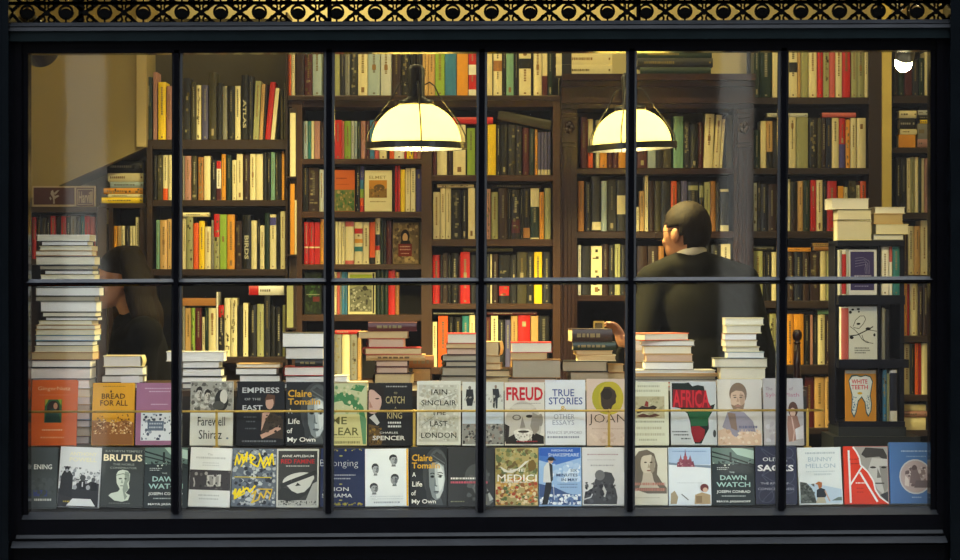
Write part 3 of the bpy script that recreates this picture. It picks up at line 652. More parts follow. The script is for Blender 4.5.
for a in (106, 420, 800):
    mb = MB(); mb.box((PX(a, 1.3) - .03, 1.30, FLOOR), (PX(a, 1.3) + .03, 1.36, ZC - .022), counter_wood); spart(mb, 'leg')

# ------------------------------------------------------------------ face-out books with printed covers
class Art:
    def __init__(s, mb, W, H): s.mb, s.W, s.H, s.k = mb, W, H, 0
    def poly(s, pts, col, step=1.0):
        s.k += step; y = -.0002 - s.k * .00005
        V = [((x - .5) * s.W, y, z * s.H) for x, z in pts]
        s.mb.add(V, [tuple(range(len(V)))], ink(col))
    def clip(s, x, z): return (min(max(x, .004), .996), min(max(z, .004), .996))
    def go(s, ops):
        for o in ops:
            t = o[0]
            if t == 'r': s.poly([(o[1], o[2]), (o[3], o[2]), (o[3], o[4]), (o[1], o[4])], o[5])
            elif t == 'p': s.poly([s.clip(*q) for q in o[1]], o[2])
            elif t == 'e':
                a0 = math.radians(o[6]) if len(o) > 6 else 0; n = 22; pts = []
                for i in range(n):
                    a = 2 * math.pi * i / n; ex, ez = o[3] * math.cos(a) * s.W, o[4] * math.sin(a) * s.H
                    pts.append(s.clip(o[1] + (ex * math.cos(a0) - ez * math.sin(a0)) / s.W, o[2] + (ex * math.sin(a0) + ez * math.cos(a0)) / s.H))
                s.poly(pts, o[5])
            elif t == 't':
                s.k += 1; y = -.0002 - s.k * .00005
                V, Fc = text_poly(o[1], o[7] if len(o) > 7 else .01)
                s.mb.add([((o[2] - .5 + o[4] * (a - .5)) * s.W, y, (o[3] + o[5] * (b - .5)) * s.H) for a, b in V], Fc, ink(o[6]))
            elif t == 'd':      # a line too small to read
                rng = random.Random(int(o[1] * 977 + o[2] * 7919)); x = o[1]; s.k += 1
                while x < o[3]:
                    w = rng.uniform(.015, .05); x1 = min(x + w, o[3]); s.poly([(x, o[2]), (x1, o[2]), (x1, o[2] + o[4]), (x, o[2] + o[4])], o[5], 0); x = x1 + .014
            elif t == 's':      # mottled print
                rng = random.Random(o[8])
                for _ in range(int(o[5] * 2.2)):
                    cx, cz = rng.uniform(o[1], o[3]), rng.uniform(o[2], o[4]); r = o[7] * rng.uniform(.25, .85); n = 7
                    s.poly([s.clip(min(max(cx + r * rng.uniform(.7, 1.2) * math.cos(6.283 * i / n), o[1]), o[3]), min(max(cz + r * .7 * rng.uniform(.7, 1.2) * math.sin(6.283 * i / n), o[2]), o[4])) for i in range(n)], rng.choice(o[6]), .15)
            elif t == 'l':
                pts, w, c = o[1], o[2], o[3]; s.k += 1
                for (x0, z0), (x1, z1) in zip(pts, pts[1:]):
                    dx, dz = (x1 - x0) * s.W, (z1 - z0) * s.H; L_ = math.hypot(dx, dz) or 1e-6
                    nx, nz = -dz / L_ * w / 2 * s.W, dx / L_ * w / 2 * s.W
                    q = [((x0) * s.W + nx, z0 * s.H + nz), (x0 * s.W - nx, z0 * s.H - nz), (x1 * s.W - nx, z1 * s.H - nz), (x1 * s.W + nx, z1 * s.H + nz)]
                    s.poly([s.clip(a / s.W, b / s.H) for a, b in q], c, .1)
            elif t == 'f':      # plain face: cx cz rx rz skin shade hair [turn]
                _, cx, cz, rx, rz, sk, sh, hr = o[:8]; tn = o[8] if len(o) > 8 else 0
                s.go([('e', cx - tn * rx * .25, cz + rz * .36, rx * 1.10, rz * .80, hr), ('p', [(cx - rx * .4, cz - rz * .6), (cx + rx * .4, cz - rz * .6), (cx + rx * .6, cz - rz * 1.35), (cx - rx * .6, cz - rz * 1.35)], sh), ('e', cx + tn * rx * .2, cz - rz * .06, rx, rz * .98, sk),
                      ('p', [(cx - rx * 1.02, cz + rz * .2), (cx - rx * .7, cz + rz * .92), (cx, cz + rz * 1.1), (cx + rx * .8, cz + rz * .86), (cx + rx * 1.02, cz + rz * .2), (cx + rx * .62, cz + rz * .56), (cx - rx * .3, cz + rz * .62)], hr),
                      ('p', [(cx + tn * rx * .2 + rx * .28, cz + rz * .45), (cx + tn * rx * .2 + rx * .95, cz + rz * .2), (cx + tn * rx * .2 + rx * .72, cz - rz * .62), (cx + tn * rx * .2 + rx * .3, cz - rz * .9), (cx + tn * rx * .2 + rx * .12, cz - rz * .2)], sh),
                      ('e', cx + rx * (tn * .5 - .38), cz + rz * .12, rx * .17, rz * .06, hr), ('e', cx + rx * (tn * .5 + .38), cz + rz * .12, rx * .17, rz * .06, hr),
                      ('r', cx + rx * (tn * .5 - .56), cz + rz * .25, cx + rx * (tn * .5 - .18), cz + rz * .30, hr), ('r', cx + rx * (tn * .5 + .18), cz + rz * .25, cx + rx * (tn * .5 + .56), cz + rz * .30, hr),
                      ('p', [(cx + tn * rx * .55, cz + rz * .12), (cx + rx * (tn * .62 + .13), cz - rz * .24), (cx + rx * (tn * .62 - .1), cz - rz * .24)], sh),
                      ('e', cx + tn * rx * .45, cz - rz * .5, rx * .26, rz * .055, hr)])

def face_out(name, cat, label, group, u0, u1, vtop, zb, Yb, lean, bg, ops, th=.022, tilt=0.0, spine=None, pagem=None):
    lean = math.radians(lean); W = (u1 - u0) * kk(Yb); H = .2
    for _ in range(6): H = (PZ(vtop, Yb + H * math.sin(lean)) - zb - th * math.sin(lean)) / math.cos(lean)
    tl = math.radians(tilt)
    root = empty(name, (PX((u0 + u1) / 2, Yb), Yb, zb + abs(W / 2 * math.sin(tl)) + th * math.sin(lean) + .0006)); root.rotation_euler = (Matrix.Rotation(-lean, 3, 'X') @ Matrix.Rotation(tl, 3, 'Y')).to_euler()
    tag(root, unique(label), cat, group)
    cm = ink(bg, .30); mb = MB(); t = .0012
    mb.box((-W / 2, 0, 0), (W / 2, t, H), cm); mb.box((-W / 2, t, 0), (-W / 2 + t, th - t, H), ink(spine or bg, .3)); mb.box((-W / 2, th - t, 0), (W / 2, th, H), cm)
    Art(mb, W, H).go(ops); mb.build('cover', root)
    mb = MB(); mb.box((-W / 2 + t, t, .002), (W / 2 - .003, th - t, H - .002), pagem or whitepaper()); mb.build('page_block', root)
    return root
Wt = 'E8E8E4'
claire = [('e', .70, .55, .36, .44, '3A3E42'), ('e', .74, .60, .28, .36, '4C5156'), ('p', [(.42, .40), (.50, .78), (.72, .92), (.94, .80), (.99, .50), (.99, .02), (.46, .02)], '34383C'),
          ('p', [(.50, .62), (.56, .72), (.76, .76), (.92, .68), (.95, .46), (.90, .26), (.80, .13), (.70, .10), (.60, .16), (.52, .34)], '7C868C'), ('p', [(.66, .68), (.78, .73), (.90, .66), (.94, .46), (.89, .27), (.80, .15), (.72, .13), (.68, .30)], 'B9C3C9'), ('p', [(.74, .64), (.84, .66), (.90, .56), (.91, .42), (.86, .30), (.80, .24), (.76, .40)], 'D3DBDF'),
          ('p', [(.50, .64), (.60, .76), (.78, .77), (.96, .66), (.97, .76), (.84, .88), (.62, .88), (.50, .78)], '3C4044'), ('l', [(.60, .86), (.74, .80), (.94, .72)], .03, '5C6266'), ('l', [(.56, .80), (.72, .76), (.92, .69)], .025, '52585C'),
          ('e', .60, .50, .055, .020, '2A2E33'), ('e', .61, .50, .022, .014, '0E1013'), ('l', [(.54, .545), (.61, .56), (.66, .545)], .025, '2E3236'), ('e', .81, .50, .060, .022, '8A949A'), ('e', .815, .50, .026, .017, '14171A'), ('l', [(.74, .535), (.81, .525), (.88, .515)], .022, '3A3F44'), ('l', [(.74, .56), (.82, .57), (.89, .55)], .025, '3E4348'),
          ('p', [(.68, .50), (.70, .36), (.75, .345), (.72, .33), (.65, .345)], '636C72'), ('e', .71, .245, .075, .016, '4A5157'), ('e', .71, .228, .055, .014, '6A737A'), ('p', [(.56, .14), (.70, .09), (.84, .15), (.90, .02), (.52, .02)], '4A5056'),
          ('t', 'Claire', .32, .815, .56, .115, 'D2A22A', .015), ('t', 'Tomalin', .42, .685, .76, .10, 'D2A22A', .015), ('t', 'A', .10, .535, .10, .075, Wt), ('t', 'Life', .19, .375, .27, .085, Wt), ('t', 'of', .09, .225, .13, .08, Wt), ('t', 'My Own', .37, .075, .66, .095, Wt, .015)]
dawn = [('r', .004, .72, .996, .996, '5E7470'), ('p', [(.45, .996), (.6, .88), (.996, .80), (.996, .95), (.7, .996)], 'A9C4BC'), ('l', [(.0, .93), (.35, .86), (.996, .70)], .035, '1C2528'), ('l', [(.0, .85), (.4, .78), (.996, .66)], .03, '1C2528'), ('s', .02, .68, .98, .8, 16, ['1C2528', 'C9D2CC', '2E3A3C'], .03, 3), ('r', .42, .74, .47, .92, '1C2528'),
        ('d', .12, .645, .40, .012, 'B8C2C2'), ('d', .12, .615, .36, .012, 'B8C2C2'), ('t', 'THE', .47, .57, .12, .022, 'B8C8C6'), ('t', 'DAWN', .50, .475, .62, .085, 'A9CCC8', .02), ('t', 'WATCH', .50, .355, .80, .085, 'A9CCC8', .02), ('t', 'JOSEPH CONRAD', .50, .225, .80, .06, 'E4E8E8', .02), ('d', .22, .145, .78, .018, 'B8C2C2'), ('t', 'MAYA JASANOFF', .50, .055, .80, .045, 'E4E8E8', .02)]
TOP = [
 (30, 76, 380, 'CE5A16', 'orange paperback with a small framed figure in dark green beside the tallest stack', [('t', 'GingerNutz', .49, .86, .72, .075, 'E0B080', .005), ('d', .15, .765, .82, .006, 'D89060'), ('r', .29, .345, .67, .70, '2E5A30'), ('p', [(.30, .60), (.38, .70), (.30, .70)], 'A8A030'), ('p', [(.66, .60), (.58, .70), (.66, .70)], '8A9A30'), ('e', .48, .57, .14, .11, '2A1A14'), ('e', .53, .60, .045, .05, 'B88468'), ('p', [(.30, .35), (.34, .52), (.48, .57), (.60, .52), (.66, .35)], '1C3A30'), ('d', .25, .225, .70, .022, 'E0B080'), ('d', .22, .11, .74, .022, 'D89060')]),
 (91, 133.4, 383, 'DA9C20', 'amber paperback with brown lower third, to the side of the mauve one', [('p', [(.0, .0), (1, .0), (1, .36), (.8, .40), (.5, .36), (.25, .39), (.0, .40)], '8A5626'), ('s', .04, .18, .96, .42, 60, ['C89A60', 'B07A40', '6A4018', 'DDB880'], .035, 4), ('s', .1, .38, .9, .5, 7, ['6A4A18'], .03, 6), ('d', .25, .935, .78, .014, '9A7020'), ('t', 'BREAD', .50, .785, .56, .085, '4A3414', .01), ('t', 'FOR ALL', .52, .675, .66, .09, '4A3414', .01), ('e', .44, .86, .02, .02, '4A3414')]),
 (135, 178, 383, '9A6886', 'mauve paperback with a pale panel of small grey drawings', [('d', .20, .90, .92, .018, 'C8A8BC'), ('d', .30, .85, .8, .018, 'C8A8BC'), ('d', .35, .645, .75, .016, 'C8A8BC'), ('r', .12, .07, .90, .52, 'D6DAE0'), ('s', .14, .08, .88, .5, 26, ['5A6274', '8A92A2', '3E4658'], .05, 9), ('r', .28, .23, .66, .385, '5E6A7C'), ('d', .32, .33, .62, .025, 'AEB6C2'), ('d', .32, .27, .62, .025, 'AEB6C2')]),
 (189.4, 232.6, 381.5, 'CFCFC6', 'pale book with a grey photograph of women above dark handwritten lettering', [('r', .004, .52, .996, .996, '9A9890'), ('s', .02, .54, .98, .98, 40, ['5A5854', 'BEBCB4', '7A7870'], .07, 12), ('f', .20, .80, .07, .10, 'BDB8AE', '7A766E', '2E2C2A'), ('f', .40, .76, .07, .10, 'BDB8AE', '7A766E', '2E2C2A'), ('e', .73, .70, .16, .17, '2E2E2C'), ('e', .78, .76, .09, .11, 'C9C5BC'), ('e', .66, .62, .14, .07, '4A4A46'), ('t', 'Farewell', .50, .375, .64, .14, '2E2E2C', .0), ('t', 'Shiraz', .48, .17, .54, .14, '2E2E2C', .0), ('e', .88, .11, .03, .015, '6A7484')]),
 (236, 284, 381.5, '14161D', 'black book with a woman in a dark gown and white lettering', [('p', [(.50, .50), (.62, .52), (.80, .50), (.98, .40), (.98, .10), (.52, .12), (.52, .35)], '3A3028'), ('e', .69, .66, .085, .10, 'BE9684'), ('p', [(.58, .70), (.64, .80), (.80, .78), (.80, .60), (.76, .72)], '5A3C2C'), ('p', [(.54, .50), (.62, .53), (.72, .53), (.60, .38), (.52, .22)], 'BE9684'), ('l', [(.92, .28), (.78, .22), (.52, .13)], .09, 'BE9684'), ('s', .6, .2, .95, .48, 12, ['4A3E30', '2A221C'], .05, 3), ('t', 'EMPRESS', .50, .86, .78, .085, 'BFC2C6', .015), ('t', 'OF THE', .33, .72, .34, .035, 'A0A4A8'), ('t', 'EAST', .33, .585, .42, .08, 'BFC2C6', .015), ('d', .15, .43, .42, .02, '4E5258'), ('d', .2, .36, .4, .02, '4E5258'), ('d', .18, .25, .42, .02, '4E5258'), ('d', .12, .05, .85, .025, '6E7278')]),
 (285.4, 328.5, 382, '1E2126', 'dark book with a pale half-lit face and gold lettering on the upper shelf', claire),
 (328.6, 367, 383.5, 'C8C288', 'pale green and straw book with a dark green leafy bird', [('r', .004, .5, .996, .996, 'B9BE98'), ('p', [(.02, .66), (.12, .82), (.35, .86), (.62, .82), (.9, .62), (.98, .40), (.98, .30), (.82, .48), (.60, .62), (.40, .66), (.34, .72), (.18, .70)], '3E7A4C'), ('p', [(.55, .90), (.7, .98), (.95, .96), (.85, .86)], '3E7A4C'), ('p', [(.80, .50), (.98, .44), (.98, .02), (.90, .02)], '5A8A64'), ('s', .05, .5, .8, .98, 18, ['9AA878', 'C9C6A0', '6A9468'], .06, 2), ('t', 'ME', .26, .40, .42, .12, '5C5C34'), ('t', 'LEAR', .44, .225, .70, .125, '5C5C34'), ('d', .04, .125, .85, .012, '8A865A'), ('d', .06, .03, .82, .04, '8A865A')]),
 (368, 412.2, 383, '191A1C', 'black book with a dark-haired face at its edge and tan lettering', [('e', .10, .76, .26, .26, '211B18'), ('e', .10, .70, .20, .20, 'C2A096'), ('p', [(.20, .98), (.36, .90), (.34, .62), (.28, .78), (.12, .88), (.0, .90), (.0, .99)], '1C1614'), ('e', .20, .745, .05, .012, '3A2622'), ('p', [(.02, .72), (.1, .60), (.02, .60)], '9E7468'), ('e', .07, .545, .06, .016, '9A4A44'), ('p', [(.02, .44), (.14, .50), (.26, .36), (.20, .32)], 'BFBFC0'), ('p', [(.0, .34), (.22, .30), (.34, .1), (.3, .0), (.0, .0)], '5A4420'), ('s', .0, .02, .3, .3, 14, ['8A6A28', '3A2C14'], .04, 7), ('d', .40, .93, .88, .02, '9A9A96'), ('t', 'TO', .62, .835, .07, .03, 'B6A878'), ('t', 'CATCH', .61, .725, .43, .115, 'B6A878', .005), ('t', 'A', .62, .60, .04, .03, 'B6A878'), ('t', 'KING', .60, .475, .34, .10, 'B6A878', .005), ('d', .45, .345, .75, .03, 'C8C8C4'), ('d', .45, .285, .75, .03, 'C8C8C4'), ('t', 'CHARLES', .47, .20, .42, .03, 'C8C8C4'), ('t', 'SPENCER', .47, .115, .74, .07, 'D8D6CE', .015)]),
 (416.6, 461, 381, 'D4D4CA', 'pale grey mottled book with five lines of dark capitals', [('r', .04, .05, .95, .94, 'BDBDB2'), ('s', .05, .06, .94, .93, 90, ['ACACA0', 'CECEC4', 'B4B0A0', 'D6D6CE'], .06, 21), ('l', [(.1, .3), (.4, .45), (.5, .7), (.9, .8)], .012, '8E8E84'), ('l', [(.2, .1), (.45, .4), (.8, .3)], .012, '8E8E84'), ('t', 'IAIN', .51, .825, .36, .085, '26261F', .005), ('t', 'SINCLAIR', .50, .655, .80, .082, '26261F', .005), ('t', 'THE', .50, .50, .32, .07, '26261F', .005), ('t', 'LAST', .50, .33, .40, .085, '26261F', .005), ('t', 'LONDON', .50, .15, .80, .085, '26261F', .005)]),
 (462, 504, 382, 'CDCFCA', 'pale book with dark-suited men walking, partly behind the middle mullion', [('r', .004, .02, .996, .34, '8A8A86'), ('s', .02, .02, .98, .34, 50, ['5A5A58', 'AEAAA2', '8A7A72', '3E3E3E'], .05, 31), ('r', .004, .34, .996, .52, 'B9C4D0'), ('e', .18, .905, .035, .03, '6A6660'), ('p', [(.10, .88), (.26, .88), (.28, .74), (.24, .62), (.12, .62), (.08, .74)], '2A2C30'), ('e', .45, .925, .03, .03, '6A6660'), ('p', [(.36, .89), (.52, .89), (.55, .76), (.50, .60), (.38, .60), (.34, .76)], '26282C'), ('e', .81, .92, .03, .03, '8A7A70'), ('p', [(.73, .89), (.88, .89), (.91, .76), (.86, .74), (.85, .58), (.81, .58), (.80, .72), (.78, .58), (.74, .60), (.75, .76)], '2E3238'), ('s', .02, .66, .98, .8, 10, ['A8A8A2', '8E8E8A'], .04, 6)]),
 (504.6, 545, 382.5, 'D3CFC8', 'book with tall red capitals over a bearded old man', [('e', .46, .32, .46, .38, 'B9B4AC'), ('p', [(.02, .02), (.98, .02), (.98, .14), (.76, .20), (.5, .10), (.30, .20), (.02, .10)], '24201F'), ('e', .30, .44, .09, .025, '2C2826'), ('e', .62, .46, .09, .025, '2C2826'), ('e', .30, .44, .11, .045, '6E6862'), ('e', .30, .44, .075, .03, 'B9B4AC'), ('p', [(.44, .46), (.52, .28), (.38, .27)], '8A847C'), ('e', .46, .60, .30, .05, 'CBC7BF'), ('p', [(.70, .52), (.90, .46), (.86, .24), (.74, .16), (.64, .30)], '8E8880'), ('p', [(.22, .22), (.34, .26), (.46, .245), (.58, .26), (.70, .22), (.68, .13), (.56, .07), (.46, .05), (.34, .08), (.26, .13)], 'D6D3CC'), ('s', .24, .07, .68, .22, 14, ['B4B0A8', 'E4E1DA', '9A968E'], .04, 77), ('e', .47, .215, .14, .02, '3A3430'), ('e', .90, .40, .06, .10, '8E8880'), ('p', [(.0, .34), (.12, .30), (.10, .1), (.0, .05)], '2A2624'), ('t', 'FREUD', .50, .815, .92, .215, 'BE2230', .03), ('d', .30, .66, .9, .012, '9A9690'), ('d', .3, .05, .82, .02, '9A2A2E')]),
 (545.2, 586, 380, 'D6DBE3', 'white-blue book with three lines of navy and grey serif-like capitals', [('t', 'TRUE', .45, .80, .55, .11, '3A4A8A', .01), ('t', 'STORIES', .51, .675, .84, .11, '3A4A8A', .01), ('t', '&', .45, .555, .16, .09, 'C9A850'), ('t', 'OTHER', .47, .435, .52, .075, '8A92A4', .0), ('t', 'ESSAYS', .45, .345, .54, .075, '8A92A4', .0), ('t', 'FRANCIS SPUFFORD', .48, .19, .86, .045, '8A8EA0', .0), ('d', .05, .105, .84, .03, '8A8EA0')]),
 (586.8, 628, 379, 'CEB9AB', 'beige book with a dark head on a gold disc', [('e', .52, .71, .39, .25, 'A8A02E'), ('e', .60, .71, .31, .25, 'B8A832'), ('p', [(.36, .60), (.34, .78), (.44, .88), (.58, .88), (.70, .82), (.74, .74), (.72, .70), (.72, .64), (.64, .60), (.60, .54), (.42, .54)], '3E332A'), ('e', .50, .77, .13, .085, '2C241E'), ('t', 'JOAN', .51, .385, .92, .17, '3A2E2A', -.015), ('d', .12, .245, .9, .008, 'A08C80'), ('s', .05, .03, .95, .2, 10, ['C4AC9C', 'D6C2B4'], .08, 5)]),
 (628.4, 669.4, 382, 'D6D7C2', 'pale cream book with a small picture of racing horses', [('r', .10, .42, .90, .77, 'B4AC8C'), ('s', .11, .43, .89, .76, 22, ['C4BC9E', '9A9474', 'A8A080'], .06, 14), ('p', [(.22, .56), (.34, .62), (.50, .60), (.62, .63), (.72, .60), (.66, .56), (.76, .52), (.60, .54), (.46, .55), (.34, .52), (.22, .50)], '3A2E26'), ('p', [(.40, .62), (.44, .70), (.50, .68), (.50, .60)], '8A3A34'), ('p', [(.20, .46), (.36, .50), (.52, .47), (.66, .50), (.8, .47), (.6, .44), (.3, .44)], '5A3A2E'), ('d', .24, .915, .78, .03, 'AEB09A'), ('d', .12, .84, .80, .035, 'AEB09A'), ('d', .12, .355, .90, .03, '9EA08A'), ('d', .20, .25, .82, .04, 'B6B49C'), ('d', .16, .15, .90, .04, 'B6B49C'), ('d', .26, .07, .7, .03, 'AEB09A')]),
 (671, 717.4, 382, 'C4C9CC', 'grey-white book with a dark green and red map shape and red capitals', [('p', [(.03, .98), (.30, .98), (.40, .99), (.48, .93), (.60, .95), (.73, .93), (.78, .74), (.86, .62), (.97, .65), (.92, .54), (.82, .42), (.83, .26), (.74, .14), (.66, .02), (.52, .02), (.44, .20), (.42, .36), (.36, .50), (.20, .58), (.03, .60)], '1B2622'), ('p', [(.37, .53), (.88, .53), (.82, .42), (.80, .30), (.44, .30), (.43, .38)], '1F5A36'), ('p', [(.44, .29), (.62, .30), (.74, .24), (.72, .12), (.62, .04), (.50, .05), (.44, .2)], '8A1C24'), ('e', .95, .18, .035, .06, '3A3E42'), ('p', [(.04, .60), (.90, .58), (.80, .72), (.76, .86), (.06, .88)], '7A1820'), ('t', 'AFRICA', .45, .73, .80, .28, 'C62430', .02), ('t', 'AFRICA', .45, .73, .80, .28, 'C62430', .0), ('d', .03, .20, .36, .02, '3A3E40'), ('d', .06, .15, .38, .02, '3A3E40'), ('d', .22, .09, .42, .02, '3A3E40')]),
 (718, 762.8, 379.5, 'CAC6C0', 'soft-coloured book with a bearded man, below the cream paperback stack', [('r', .004, .5, .30, .996, 'D6D0C4'), ('e', .47, .78, .20, .17, '6E5640'), ('e', .46, .70, .165, .19, 'C4A68E'), ('p', [(.28, .78), (.34, .88), (.48, .92), (.60, .87), (.65, .76), (.56, .82), (.42, .83)], '6E5640'), ('p', [(.52, .80), (.62, .74), (.60, .60), (.54, .56), (.50, .68)], 'AC8C74'), ('e', .40, .725, .035, .010, '4A3A30'), ('e', .53, .725, .035, .010, '4A3A30'), ('l', [(.35, .755), (.43, .76)], .02, '6E5640'), ('l', [(.50, .76), (.58, .755)], .02, '6E5640'), ('p', [(.46, .73), (.49, .66), (.43, .655)], 'A4846C'), ('p', [(.30, .62), (.36, .54), (.46, .56), (.58, .54), (.62, .64), (.54, .60), (.46, .625), (.38, .60)], '80644C'), ('e', .46, .595, .06, .012, 'A46E60'), ('p', [(.22, .50), (.42, .52), (.60, .50), (.80, .36), (.86, .18), (.60, .10), (.36, .14), (.10, .28)], '8A8494'), ('p', [(.22, .50), (.40, .48), (.44, .22), (.30, .26)], '7A6254'), ('p', [(.0, .0), (.98, .0), (.98, .18), (.62, .24), (.40, .12), (.16, .26), (.0, .22)], 'D2B49C'), ('s', .04, .02, .96, .24, 16, ['E0CDB8', 'C4A084', 'D8B8A0'], .07, 19), ('d', .48, .26, .90, .035, '5E6080'), ('d', .4, .21, .8, .02, '7A7C96')]),
 (764, 804.6, 378.5, 'B4B1B4', 'grey book with faint pink lettering, last on the brass-railed shelf', [('t', 'The', .15, .845, .17, .05, '8E7E88'), ('t', 'of', .70, .845, .1, .05, '8E7E88'), ('t', 'Sylvia Plath', .48, .745, .84, .075, 'A8687E', .0), ('e', .74, .53, .12, .12, '5A4038'), ('e', .73, .49, .07, .07, 'C8A898'), ('p', [(.60, .44), (.84, .44), (.92, .26), (.86, .08), (.62, .05), (.58, .3)], 'A07C70'), ('p', [(.78, .24), (.98, .30), (.98, .10), (.80, .08)], 'D8D6DA'), ('l', [(.70, .42), (.76, .2), (.72, .05)], .03, 'D0B0A4'), ('s', .05, .05, .5, .35, 10, ['C2C2C8', 'A8A4AA'], .08, 3)]),
]
